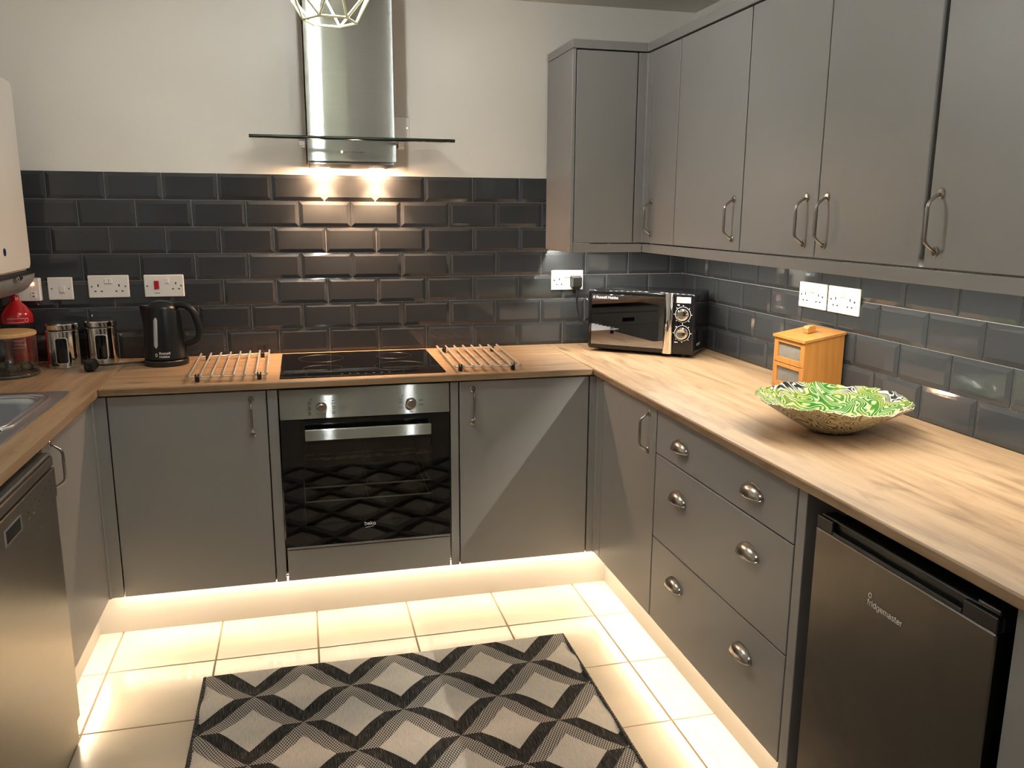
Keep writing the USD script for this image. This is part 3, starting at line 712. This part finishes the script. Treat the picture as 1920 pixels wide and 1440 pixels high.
# ================================================================== KETTLE
ke = thing('kettle', 'black jug kettle with a clear water gauge on the back worktop', 'kettle', (-.512, -.165, ZW), 0, world=False)
def kettle_body():
    zs = [.026, .03, .06, .10, .14, .18, .205, .215]; rs = [.0765, .0775, .0765, .0735, .0695, .0645, .061, .0585]
    n = 56; V, F = [], []
    for z, r in zip(zs, rs):
        for k in range(n):
            a = 2 * PI * k / n
            sp = max(0, math.cos(a - PI)) ** 14 * max(0, (z - .13) / .085) ** 1.3 * .022
            tilt = .010 * math.cos(a) * max(0, (z - .19) / .025)
            V.append(((r + sp) * math.cos(a), (r + sp * .2) * math.sin(a), z - tilt))
    for i in range(len(zs) - 1):
        for k in range(n):
            k2 = (k + 1) % n; F += [(i * n + k, i * n + k2, (i + 1) * n + k2), (i * n + k, (i + 1) * n + k2, (i + 1) * n + k)]
    c = len(V); V += [(0, 0, zs[0]), (0, 0, .214)]
    for k in range(n): F += [(c, (k + 1) % n, k), (c + 1, (len(zs) - 1) * n + k, (len(zs) - 1) * n + (k + 1) % n)]
    return trimesh.Trimesh(np.array(V), np.array(F), process=False)
obj('body', kettle_body(), black_satin, ke, smooth=40)
lid = lathe([(0, .030), (.022, .028), (.042, .020), (.053, .008), (.054, 0), (0, 0)], 40); lid.apply_transform(trimesh.transformations.rotation_matrix(.10, (0, 1, 0))); lid.apply_translation((0, 0, .212))
obj('lid', lid, black_satin, ke, smooth=40)
obj('base', lathe([(0, 0), (.078, 0), (.080, .003), (.080, .018), (.077, .022), (0, .022)], 48), black_plastic, ke, smooth=30)
hp = spline([(.040, -.004, .219), (.075, -.012, .224), (.104, -.018, .207), (.122, -.022, .165), (.128, -.022, .125), (.118, -.020, .094), (.090, -.014, .080), (.066, -.010, .080)], 40)
obj('handle', tube(hp, .0115 + .002 * np.sin(np.linspace(0, PI, 40)), 12), black_satin, ke, smooth=60)
ga = []
aa = math.radians(253)
for k in range(13):
    z = .072 + .112 * k / 12; r = np.interp(z, [.06, .10, .14, .18, .205], [.0765, .0735, .0695, .0645, .061]) + .0006
    ga.append((r * math.cos(aa), r * math.sin(aa), z))
gm = tube(ga, [.003] + [.0075] * 11 + [.003], 12)
obj('water_gauge', gm, plain('gauge_grey', (.34, .35, .36), .25), ke, smooth=50, label='pale grey water level gauge')
lt = cat_(*[m for m in (meshkit.text_mesh('Russell', .0085, .0005, True), meshkit.text_mesh('Hobbs', .0085, .0005, True))])
m1 = meshkit.text_mesh('Russell', .0085, .001, True); m2 = meshkit.text_mesh('Hobbs', .0085, .001, True); m1.apply_translation((0, .0125, 0))
m3 = tc.annulus(.0025, .0042, .001); m3.apply_scale((1, 1.6, 1)); m3.apply_translation((-.010, .010, 0))
lg = cat_(m1, m2, m3); P3 = lg.vertices.copy()
ang = aa + (P3[:, 0] + .008) / .077 + .02
zz = .036 + P3[:, 1]; rr = np.interp(zz, [.03, .06], [.0775, .0765]) + .0002 + P3[:, 2]
lg.vertices = np.c_[rr * np.cos(ang), rr * np.sin(ang), zz]
obj('logo', lg, print_white, ke)
obj('cord', tube(spline([(-.078, .005, .010), (-.11, -.005, .011), (-.17, -.03, .012), (-.205, -.06, .014), (-.222, -.082, .020)], 30), .0035, 8), black_plastic, ke, smooth=60)
obj('plug', cat_(trimesh.convex.convex_hull(np.vstack([bx(-.262, -.222, -.128, -.084, .002, .046, .010).vertices, bx(-.228, -.218, -.10, -.084, .012, .030, .003).vertices])),
    bx(-.248, -.242, -.146, -.128, .018, .022, 0), bx(-.256, -.252, -.142, -.128, .030, .033, 0), bx(-.238, -.234, -.142, -.128, .030, .033, 0)), black_plastic, ke, label='black mains plug lying on the worktop')

# ================================================================== CANISTERS, JAR, RED CYLINDER
frame_grey = plain('canister_frame', (0.55, 0.54, 0.51), 0.35, 0.3)
trivet_steel = plain('trivet_steel', (0.85, 0.83, 0.78), 0.34, 0.75)
def canister(label, loc, rotz):
    t = thing('canister', label, 'canister', loc, rotz, group='steel storage canisters', world=False)
    R = .0565
    obj('body', lathe([(0, .0), (R - .002, 0), (R, .003), (R, .137), (R - .002, .1395), (0, .1395)], 56), canister_steel, t, smooth=30)
    obj('seal', lathe([(0, .138), (R - .0035, .138), (R - .0035, .1435), (0, .1435)], 40), black_plastic, t)
    obj('lid', lathe([(0, .1425), (R + .0005, .1425), (R + .0015, .144), (R + .0015, .160), (R - .002, .164), (0, .167)], 56), canister_steel, t, smooth=30)
    def patch(w, z0, z1, r, off, rad):
        sh = rrect(-w / 2, w / 2, z0, z1, rad); m = tc.extrude_polygon(sh, .0012, engine='earcut')
        m = m.subdivide_to_size(.006); v = m.vertices; a = -PI / 2 + v[:, 0] / R
        m.vertices = np.c_[(R + off + v[:, 2]) * np.cos(a), (R + off + v[:, 2]) * np.sin(a), v[:, 1]]; return m
    f = patch(.044, .018, .116, R, -.0006, .010); obj('window_frame', f, frame_grey, t, smooth=30)
    obj('window', patch(.037, .0215, .1125, R, .0002, .008), black_glass, t, smooth=30)
    return t
canister('chrome storage canister with a dark window behind the plug, left one', (-.868, -.142, ZW), 6)
canister('chrome storage canister nearer the kettle, catching an orange reflection', (-.752, -.080, ZW), 10)
ja = thing('storage_jar', 'wide glass storage jar with a round wooden lid', 'jar', (-1.018, -.285, ZW), world=False)
R = .098
obj('glass', lathe([(0, .001), (R - .004, .001), (R, .006), (R, .136), (R - .003, .140), (R - .006, .136), (R - .005, .016), (0, .014)], 64), clear_glass, ja, smooth=40)
obj('base_rim', tube([((R - .004) * math.cos(a), (R - .004) * math.sin(a), .0065) for a in np.linspace(0, 2 * PI, 64, endpoint=False)], .006, 8, closed=True), plain('thick_glass_foot', (.05, .055, .05), .08), ja, smooth=60)
obj('lid', lathe([(0, .1405), (R - .001, .1405), (R + .002, .1425), (R + .002, .152), (R - .001, .1545), (0, .1545)], 64), bamboo_lid, ja, smooth=30)
lumps = []
for k in range(9):
    a = k * .9; r = .03 + .028 * (k % 3)
    blob = tc.icosphere(2, .015); blob.vertices *= np.array([1.1, 1, .8]); blob.vertices += .004 * (meshkit.noise(blob.vertices * 90 + k)[:, None] - .5); blob.apply_translation((r * math.cos(a), r * math.sin(a), .027)); lumps.append(blob)
obj('contents', cat_(*lumps), plain('jar_contents', (.05, .04, .03), .8), ja, smooth=50, kind='stuff', label='dark lumps lying in the jar')
rc = thing('red_cylinder', 'red metal cylinder with sloping shoulders behind the wooden-lidded jar', 'cylinder', (-1.030, -.088, ZW), world=False)
R = .0535
obj('body', lathe([(0, 0), (R, 0), (R, .010), (R, .128), (R, .130), (0, .130)], 48), red_gloss, rc, smooth=30)
obj('band', lathe([(0, .1305), (R + .002, .1305), (R + .002, .162), (0, .162)], 48), black_satin, rc, smooth=30)
obj('shoulder', lathe([(0, .1625), (R, .1625), (R, .190), (R - .006, .203), (R - .018, .222), (.018, .240), (.015, .262), (0, .264)], 48), red_gloss, rc, smooth=40)
lab = []
for z0, a0, a1 in ((.168, -1.9, -.85), (.182, -1.9, -.85)):
    lab.append(tube([((R + .0003) * math.cos(a), (R + .0003) * math.sin(a), z0) for a in np.linspace(a0, a1, 16)], .0007, 4))
lab.append(tube([((R + .0003) * math.cos(-.68 + .12 * math.cos(a)), (R + .0003) * math.sin(-.68 + .12 * math.cos(a)), .175 + .007 * math.sin(a)) for a in np.linspace(0, 2 * PI, 16, endpoint=False)], .0008, 4, closed=True))
for z0 in (.112, .100, .086, .074):
    lab.append(tube([((R + .0003) * math.cos(a), (R + .0003) * math.sin(a), z0) for a in np.linspace(-1.7, -1.0, 10)], .0008, 4))
obj('label_print', cat_(*lab), print_white, rc)

# ================================================================== TRIVETS
def trivet(label, A, B, C, D):
    """A front-left, B front-right, C back-left, D back-right on the worktop"""
    A, B, C, D = [np.array(p + (0,), float) for p in (A, B, C, D)]
    t = thing('trivet', label, 'trivet', tuple((A + B + C + D)[:2] / 4) + (ZW,), group=None)
    zr = ZW + .022
    for k in range(8):
        f = k / 7; p = A + (B - A) * f; q = C + (D - C) * f
        obj('rod', tube([(p[0], p[1], zr), (q[0], q[1], zr)], .0038, 8), trivet_steel, t, smooth=40)
    for f in (.04, .93):
        p, q = A + (C - A) * f, B + (D - B) * f
        obj('cross_rod', tube([(p[0], p[1], zr - .0055), (q[0], q[1], zr - .0055)], .0028, 8), trivet_steel, t, smooth=40)
        for g in (.10, .90):
            c = p + (q - p) * g
            ft = [bx(c[0] - .007, c[0] + .007, c[1] - .008, c[1] + .008, ZW, zr - .003, .002)]
            for s in (-1, 1): ft.append(bx(c[0] + s * .005 - .002, c[0] + s * .005 + .002, c[1] - .006, c[1] + .006, zr - .004, zr + .004, .001))
            obj('rubber_foot', cat_(*ft), rubber, t)
trivet('steel rod trivet with black feet left of the hob, by the kettle', (-.386, -.570), (-.132, -.572), (-.395, -.090), (-.140, -.052))
trivet('steel rod trivet with black feet right of the hob', (.525, -.571), (.768, -.590), (.536, -.096), (.790, -.106))

# ================================================================== MICROWAVE
mw = thing('microwave', 'black microwave with a mirrored door and two chrome dials in the corner', 'microwave', (1.161, -.206, ZW), math.degrees(math.atan2(-.296, .347)), world=False)
W, D, Z0, Z1 = .4555, .245, .012, .262
obj('casing', rb(.004, W - .004, .022, D, Z0 + .002, Z1 - .002, .010), black_gloss, mw, smooth=40)
obj('front_frame', rb(0, W, 0, .030, Z0, Z1, .012), black_gloss, mw, smooth=40)
obj('door_glass', bx(.018, .330, -.002, -.0005, Z0 + .020, Z1 - .020, .0005), mirror_glass, mw)
# curved chrome handle strip
V, F = [], []
nz = 14
for i in range(nz):
    f = i / (nz - 1); z = Z0 + .002 + (Z1 - Z0 - .006) * f
    xc = .347 - .001 * f + .007 * math.sin(f * PI); wd = .038 - .010 * math.sin(f * PI)
    yo = -.010 - .014 * math.sin(f * PI)
    for x, y in ((xc - wd / 2, yo + .006), (xc - wd / 4, yo), (xc + wd / 4, yo), (xc + wd / 2, yo + .006), (xc + wd / 2, yo + .009), (xc - wd / 2, yo + .009)): V.append((x, y, z))
for i in range(nz - 1):
    for k in range(6):
        k2 = (k + 1) % 6; F += [(i * 6 + k, i * 6 + k2, (i + 1) * 6 + k2), (i * 6 + k, (i + 1) * 6 + k2, (i + 1) * 6 + k)]
for b in (0, (nz - 1) * 6):
    for k in range(1, 5): F.append((b, b + k, b + k + 1) if b else (b, b + k + 1, b + k))
hm = trimesh.Trimesh(np.array(V), np.array(F), process=False); trimesh.repair.fix_normals(hm)
obj('door_handle', hm, chrome, mw, smooth=50)
for z, lab in ((.176, 'upper chrome dial'), (.101, 'lower chrome dial')):
    k = obj('dial', lathe([(0, 0), (.025, 0), (.026, .003), (.0235, .016), (.018, .020), (.010, .0185), (0, .0195)], 40, (0, 0, 0)), chrome, mw, smooth=40, label=lab)
    T = np.array([[1, 0, 0, 0.406], [0, 0, -1, -.0005], [0, 1, 0, z], [0, 0, 0, 1.0]])
    pts = UsdGeom.Mesh(k); v = np.array(pts.GetPointsAttr().Get()); v = v @ T[:3, :3].T + T[:3, 3]; pts.GetPointsAttr().Set([Gf.Vec3f(*map(float, q)) for q in v])
    nn = np.array(pts.GetNormalsAttr().Get()) @ T[:3, :3].T; pts.GetNormalsAttr().Set([Gf.Vec3f(*map(float, q)) for q in nn])
    pr_ = [tube([(0.406 + .031 * math.cos(a), -.0008, z + .031 * math.sin(a)) for a in (np.linspace(0, 2 * PI, 40, endpoint=False) if z > .1 else np.linspace(-.3, PI + .3, 30))], .0009, 4, closed=z > .1)]
    for j in range(8):
        a = PI / 2 + j * (2 * PI / 8 if z > .1 else PI / 7) - (0 if z > .1 else PI / 2)
        pr_.append(bx(0.406 + .036 * math.cos(a) - .0018, 0.406 + .036 * math.cos(a) + .0018, -.0012, .001, z + .036 * math.sin(a) - .0018, z + .036 * math.sin(a) + .0018))
    obj('dial_print', cat_(*pr_), print_white, mw)
obj('instruction_sticker', bx(.378, .436, -.0012, .001, .222, .246), print_pink, mw, label='pale pink printed sticker')
obj('sticker_print', cat_(*[bx(.382, .422 - .006 * (k % 2), -.0016, -.001, .227 + k * .0045, .2285 + k * .0045) for k in range(4)]), plain('print_red', (.75, .3, .27), .5), mw)
obj('panel_print', bx(.382, .392, -.0012, .001, .211, .216), print_white, mw)
obj('panel_print', bx(.376, .390, -.0012, .001, .062, .065), print_white, mw)
lt = meshkit.text_mesh('Russell Hobbs', .0105, .0006, True); lt.apply_transform([[1, 0, 0, .036], [0, 0, 1, -.0024], [0, 1, 0, .224], [0, 0, 0, 1.0]]); lt.invert()
ri = tc.annulus(.0022, .0040, .0006); ri.apply_scale((1, 1.5, 1)); ri.apply_transform([[1, 0, 0, .028], [0, 0, 1, -.0024], [0, 1, 0, .229], [0, 0, 0, 1.0]])
obj('logo', cat_(lt, ri), print_white, mw)
s = bx(W - .0041, W - .0035, .060, .11, .045, .055); obj('side_badge', s, print_grey, mw)
for x in (.05, W - .05):
    for y in (.04, D - .03): obj('foot', cyl(.011, .0125, (x, y, 0), n=16), rubber, mw)
# power cord and plug into the back wall socket (world -> local)
ca, sa = math.cos(math.atan2(-.296, .347)), math.sin(math.atan2(-.296, .347))
def loc(p): d = np.array(p) - np.array((1.161, -.206, ZW)); return (ca * d[0] + sa * d[1], -sa * d[0] + ca * d[1], d[2])
cd = spline([(1.1665, -.042, 1.150), (1.1660, -.043, 1.115), (1.172, -.045, 1.060), (1.192, -.060, 1.015), (1.225, -.075, .985), (1.27, -.080, .965)], 40)
obj('power_cord', tube([loc(p) for p in cd], .0038, 8), black_plastic, mw, smooth=60)
pm = trimesh.convex.convex_hull(np.vstack([bx(1.142, 1.191, -.0185, -.0175, 1.166, 1.212).vertices, bx(1.147, 1.186, -.050, -.047, 1.168, 1.205).vertices, bx(1.159, 1.174, -.044, -.030, 1.148, 1.160).vertices]))
pm.vertices = np.array([loc(p) for p in pm.vertices]); obj('plug', pm, black_plastic, mw)

# ================================================================== BAMBOO BOX
bb = thing('bamboo_box', 'small bamboo drawer box with mesh windows and a knobbed lid', 'box', (1.60, -1.13, ZW))
BX0, BX1, BY0, BY1 = 1.532, 1.672, -1.219, -1.042
zf, zb_ = 1.080, 1.104
def slab(pts, y0, y1):
    m = tc.extrude_polygon(Polygon(pts), y1 - y0, engine='earcut'); m.apply_transform([[1, 0, 0, 0], [0, 0, 1, y0], [0, 1, 0, 0], [0, 0, 0, 1.0]]); trimesh.repair.fix_normals(m); return m
side = [(BX0, ZW), (BX1, ZW), (BX1, zb_), (BX0, zf)]
obj('side_panel', slab(side, BY0, BY0 + .008), bamboo, bb); obj('side_panel', slab(side, BY1 - .008, BY1), bamboo, bb)
obj('back_panel', bx(BX1 - .008, BX1 - .0005, BY0 + .008, BY1 - .008, ZW, zb_ - .003), bamboo, bb)
obj('shelf', bx(BX0 + .012, BX1 - .008, BY0 + .008, BY1 - .008, ZW + .002, ZW + .010), bamboo, bb); obj('shelf', bx(BX0 + .012, BX1 - .008, BY0 + .008, BY1 - .008, .996, 1.000), bamboo, bb)
obj('base_rail', bx(BX0 - .001, BX0 + .010, BY0 + .002, BY1 - .002, ZW, ZW + .0065, .001), bamboo, bb)
LY0, LY1 = BY0 - .004, BY1 + .004
obj('lid', slab([(BX0 - .006, zf + .0005), (BX1 + .002, zb_ + .002), (BX1 + .002, zb_ + .010), (BX0 - .006, zf + .0085)], LY0, LY1), bamboo, bb)
kn = cat_(slab([(1.588, 1.1015), (1.612, 1.1055), (1.616, 1.121), (1.610, 1.126), (1.592, 1.123), (1.586, 1.116)], -1.145, -1.116)); obj('knob', kn, bamboo, bb)
mesh_wire = plain('box_mesh', (.30, .28, .24), .4, .7)
for z0, z1 in ((1.000, zf - .002), (.918, .998)):
    w0, w1, a, b = BY0 + .024, BY1 - .024, z0 + .017, z1 - .012
    fm = cat_(bx(BX0 - .001, BX0 + .010, BY0 + .002, w0, z0, z1, .001), bx(BX0 - .001, BX0 + .010, w1, BY1 - .002, z0, z1, .001), bx(BX0 - .001, BX0 + .010, w0, w1, z0, a, 0), bx(BX0 - .001, BX0 + .010, w0, w1, b, z1, 0))
    d = obj('drawer_front', fm, bamboo, bb)
    ws = []
    p = .0052; span = (w1 - w0) + (b - a)
    from shapely.geometry import LineString
    win = sbox(w0, a, w1, b)
    for k in range(int(span / p) + 2):
        for sgn in (1, -1):
            c0 = w0 + k * p if sgn > 0 else w1 - k * p
            ln = LineString([(c0, a), (c0 - sgn * (b - a), b)]).intersection(win)
            if ln.is_empty or ln.length < .002: continue
            (y0, q0), (y1, q1) = ln.coords[0], ln.coords[-1]
            ws.append(tube([(BX0 + .005, y0, q0), (BX0 + .005, y1, q1)], .00045, 4, cap=False))
    obj('wire_mesh', cat_(*ws), mesh_wire, d, kind='stuff', label='diamond wire mesh')

# ================================================================== BOWL
N_ = {'g': ('texture_coordinate', {}), 'n': ('noise_texture', {'scale': 9.5, 'detail': 1.2, 'roughness': 0.4, 'distortion': 1.3}), 'mo': ('mapping', {'location': (1.37, 5.22, 0.9)}), 'nm': ('noise_texture', {'scale': 8.0, 'detail': 1.0}),
      'k': ('math', {'math_type': 'multiply', 'value2': 125.0}), 'w': ('math', {'math_type': 'sine'}),
      'r': ('map_range', {'from_min': 0.05, 'from_max': 0.8, 'clamp': True}),
      'z': ('rgb_ramp', {'ramp': [(0.0, (.008, .05, .008)), (.36, (.015, .09, .010)), (.47, (.028, .12, .014)), (.54, (.07, .13, .016)), (.59, (.13, .16, .02)), (.625, (.012, .015, .012)), (.75, (.012, .015, .012))]}),
      'l': ('rgb_ramp', {'ramp': [(0.0, (.23, .31, .14)), (.45, (.25, .33, .15)), (.53, (.34, .38, .09)), (.60, (.42, .42, .36)), (1.0, (.44, .44, .39))]}),
      'x': ('mix_color', {}), 'b': ('bump', {'strength': 0.5, 'distance': 0.003}),
      'p': ('principled_bsdf', {'roughness': 0.16, 'coat_weight': 0.4})}
L_ = [('g.object', 'n.vector'), ('n.fac', 'k.value1'), ('k.value', 'w.value1'), ('g.object', 'mo.vector'), ('mo.vector', 'nm.vector'), ('w.value', 'r.value'), ('nm.fac', 'z.fac'), ('nm.fac', 'l.fac'), ('r.result', 'x.fac'), ('z.color', 'x.a'), ('l.color', 'x.b'),
      ('x.result', 'p.base_color'), ('w.value', 'b.height'), ('b.normal', 'p.normal')]
bowl_in = M('bowl_green', N_, L_)
N2 = {k: v for k, v in N_.items()}
N2['x'] = ('mix_color', {'a': (.20, .14, .05), 'b': (.74, .69, .46)})
N2['r'] = ('map_range', {'from_min': -0.95, 'from_max': -0.35, 'clamp': True})
bowl_out = M('bowl_cream', {k: N2[k] for k in ('g', 'n', 'k', 'w', 'r', 'x', 'b', 'p')}, [('g.object', 'n.vector'), ('n.fac', 'k.value1'), ('k.value', 'w.value1'), ('w.value', 'r.value'), ('r.result', 'x.fac'), ('x.result', 'p.base_color'), ('w.value', 'b.height'), ('b.normal', 'p.normal')])
bl = thing('bowl', 'wide shallow glass bowl with a swirling green and black pattern', 'bowl', (1.366, -1.610, ZW), world=False)
def bowl_surf(prof, up):
    n = 120; V, F = [], []
    for i, (r, z) in enumerate(prof):
        for k in range(n):
            a = 2 * PI * k / n; q = r / .2
            wob = .0026 * math.sin(5 * a + .6) + .0016 * math.sin(11 * a + 2) + .0012 * math.sin(23 * a) + .0010 * math.sin(37 * a + 1)
            V.append((r * (1 + .012 * math.sin(3 * a) * q) * math.cos(a), r * (1 + .012 * math.sin(3 * a) * q) * math.sin(a), z + wob * q ** 3 * 1.2))
    for i in range(len(prof) - 1):
        for k in range(n):
            k2 = (k + 1) % n; q = [(i * n + k, i * n + k2, (i + 1) * n + k2), (i * n + k, (i + 1) * n + k2, (i + 1) * n + k)]
            F += q if up else [t[::-1] for t in q]
    return trimesh.Trimesh(np.array(V), np.array(F), process=False)
RB = .1985
pin = [(.0005, .0125)] + [(RB * f, .0125 + .0785 * max(0, (f - .14) / .86) ** 1.55) for f in np.linspace(.12, 1, 16)]
pout = [(.0005, .001), (.052, .001), (.056, .003), (.060, .0045)] + [(RB * f, .0045 + .0825 * ((f - .30) / .70) ** 1.12) for f in np.linspace(.38, 1, 13)] + [(RB + .0015, .0895), (RB, .0910)]
m = bowl_surf(pout, False)
obj('outside', m, bowl_out, bl, smooth=50, label='cream underside with gold line pattern'); obj('inside', bowl_surf(pin, True), bowl_in, bl, smooth=50, label='embossed green, black and white inside')

# ================================================================== RUG
RX0, RX1, RY0, RY1 = -.355, .842, -2.55, -.912
n = {'g': ('geometry', {}), 's': ('separate_xyz', {})}
l = [('g.position', 's.vector')]
def mt(name, op, a, b=None, c=None, **kw):
    inp = {'math_type': op}
    for i, q in enumerate((a, b, c)):
        if q is None: continue
        if isinstance(q, str): l.append((q, f'{name}.value{i + 1}'))
        else: inp[f'value{i + 1}'] = float(q)
    n[name] = ('math', inp); return name + '.value'
HW, HH = .2935, .333
stx = mt('stx', 'snap', 's.x', .0042)
u = mt('u', 'divide', mt('ux', 'subtract', stx, .2385), HW)
v = mt('v', 'divide', mt('vy', 'subtract', 's.y', -1.066), HH)
fu = mt('fu', 'subtract', u, mt('ru', 'round', u)); fv = mt('fv', 'subtract', v, mt('rv', 'round', v))
d1 = mt('d1', 'multiply', mt('sm', 'add', mt('au', 'absolute', fu), mt('av', 'absolute', fv)), 2.0)
inA = mt('inA', 'less_than', d1, 1.0)
d2 = mt('d2', 'subtract', 2.0, d1)
smin = mt('smin', 'minimum', d1, d2)
white = mt('white', 'less_than', smin, .605)
vb = mt('vb', 'subtract', v, .5); fb = mt('fb', 'subtract', vb, mt('rb', 'round', vb))
lowA = mt('lowA', 'less_than', fv, 0.0); lowB = mt('lowB', 'less_than', fb, 0.0)
dark = mt('dark', 'add', mt('da', 'multiply', inA, lowA), mt('db', 'multiply', mt('nA', 'subtract', 1.0, inA), lowB))
# yarns
n['md'] = ('mapping', {'scale': (430.0, 22.0, 1.0)}); n['nd'] = ('noise_texture', {'scale': 1.0, 'detail': 2.0, 'roughness': 0.7}); l += [('g.position', 'md.vector'), ('md.vector', 'nd.vector')]
n['rd'] = ('rgb_ramp', {'ramp': [(.38, (.010, .010, .011)), (.58, (.040, .038, .036)), (.72, (.15, .145, .135))]}); l.append(('nd.fac', 'rd.fac'))
n['mc'] = ('mapping', {'scale': (240.0, 150.0, 1.0), 'rotation': (0, 0, .0)}); n['ck'] = ('checker_texture', {'color1': (.42, .39, .35), 'color2': (.060, .058, .055), 'scale': 1.0}); l += [('g.position', 'mc.vector'), ('mc.vector', 'ck.vector')]
n['mw'] = ('mapping', {'scale': (300.0, 30.0, 1.0)}); n['nw'] = ('noise_texture', {'scale': 1.0, 'detail': 3.0, 'roughness': 0.7}); l += [('g.position', 'mw.vector'), ('mw.vector', 'nw.vector')]
n['rw'] = ('rgb_ramp', {'ramp': [(.3, (.44, .405, .36)), (.6, (.55, .515, .465))]}); l.append(('nw.fac', 'rw.fac'))
n['x1'] = ('mix_color', {}); l += [('dark.value', 'x1.fac'), ('ck.color', 'x1.a'), ('rd.color', 'x1.b')]
n['x2'] = ('mix_color', {}); l += [('white.value', 'x2.fac'), ('x1.result', 'x2.a'), ('rw.color', 'x2.b')]
n['bp'] = ('bump', {'strength': .4, 'distance': .0015}); l += [('nd.fac', 'bp.height')]
n['p'] = ('principled_bsdf', {'roughness': .9, 'specular_ior_level': .15}); l += [('x2.result', 'p.base_color'), ('bp.normal', 'p.normal')]
rug_mat = M('rug_weave', n, l)
rg = thing('rug', 'black, grey and cream flatweave rug with a raised diamond pattern', 'rug', (.24, -1.7, 0))
def rug_sheet():
    nx, ny = 50, 240; xs, ys = np.linspace(RX0, RX1, nx), np.linspace(RY0, RY1, ny)
    X, Y = np.meshgrid(xs, ys); amp = (.0022 + .0030 * meshkit.noise(np.stack([X * 2.2, Y * 3, X * 0], -1), 3)) * np.clip((Y + 2.0) / .8, .35, 1); H = .0062 + amp * (1 - np.sin((Y + 1.066 + .02 * np.sin(X * 5)) * 2 * PI / .1665))
    top = np.stack([X, Y, H], -1).reshape(-1, 3); bot = np.stack([X, Y, X * 0 + .0006], -1).reshape(-1, 3); F = []; N = nx * ny
    for j in range(ny - 1):
        for i in range(nx - 1):
            a = j * nx + i; F += [(a, a + 1, a + nx + 1), (a, a + nx + 1, a + nx)]
    edge = [i for i in range(nx)] + [nx * j + nx - 1 for j in range(1, ny)] + [nx * (ny - 1) + i for i in range(nx - 2, -1, -1)] + [nx * j for j in range(ny - 2, 0, -1)]
    for a, b in zip(edge, edge[1:] + edge[:1]): F += [(a, N + b, b), (a, N + a, N + b)]
    return trimesh.Trimesh(np.vstack([top, bot]), np.array(F), process=False)
obj('weave', rug_sheet(), rug_mat, rg, smooth=40)
bind = M('rug_binding', {'g': ('geometry', {}), 'n': ('noise_texture', {'scale': 160.0, 'detail': 2.0}), 'r': ('rgb_ramp', {'ramp': [(.4, (.012, .011, .012)), (.7, (.10, .095, .09))]}), 'p': ('principled_bsdf', {'roughness': .9})},
         [('g.position', 'n.vector'), ('n.fac', 'r.fac'), ('r.color', 'p.base_color')])
for x in (RX0 - .003, RX1 + .003):
    ys = np.linspace(RY0, RY1, 500)
    obj('edge_binding', tube(np.c_[np.full(500, x), ys, np.full(500, .0072)], .0062 + .0012 * np.sin(ys * 520), 6), bind, rg, smooth=60)

# ================================================================== PENDANT
PXc, PYc = 0.101, -1.15
pn = thing('pendant_lamp', 'white geometric wire pendant lamp hanging from the ceiling', 'pendant lamp', (PXc, PYc, 1.96), world=False)
rings = [(.068, .006, 0.10), (.140, .110, 0.10 + PI / 6), (.140, .200, 0.10), (.045, .275, 0.10 + PI / 6)]
pts = [[(r * math.cos(a0 + k * PI / 3), r * math.sin(a0 + k * PI / 3), z) for k in range(6)] for r, z, a0 in rings]
wires = []
def wire(p, q): wires.append(tube([p, q], .0034, 8)); 
for i in range(4):
    for k in range(6):
        wire(pts[i][k], pts[i][(k + 1) % 6])
        if i < 3:
            wire(pts[i][k], pts[i + 1][k]); wire(pts[i][k], pts[i + 1][(k - 1) % 6] if i % 2 == 0 else pts[i + 1][(k + 1) % 6])
joints = [tc.icosphere(1, .0042) for _ in range(24)]
for j, p in zip(joints, [p for r in pts for p in r]): j.apply_translation(p)
obj('wire_shade', cat_(*wires, *joints), wire_paint, pn, smooth=40)
obj('lamp_holder', lathe([(0, .195), (.018, .195), (.020, .200), (.020, .250), (.046, .270), (.046, .279), (0, .282)], 32), white_plastic, pn, smooth=30)
BZ = .150
obj('bulb', lathe([(0, BZ - .036), (.012, BZ - .034), (.020, BZ - .024), (.0245, BZ - .004), (.022, BZ + .012), (.016, BZ + .034), (.0135, BZ + .045), (0, BZ + .045)], 32), bulb_glow, pn, smooth=50)
obj('flex', cyl(.003, ZC - 1.96 - .281, (0, 0, .281), n=10), white_plastic, pn, smooth=40)
obj('ceiling_rose', lathe([(0, 0), (.030, 0), (.042, .012), (.045, .026), (0, .026)], 32, (0, 0, ZC - 1.96 - .0265)), white_plastic, pn, smooth=30)


copy(pn, 'second white geometric wire pendant lamp, hanging beside the camera', (0.745, -3.60, 1.96))
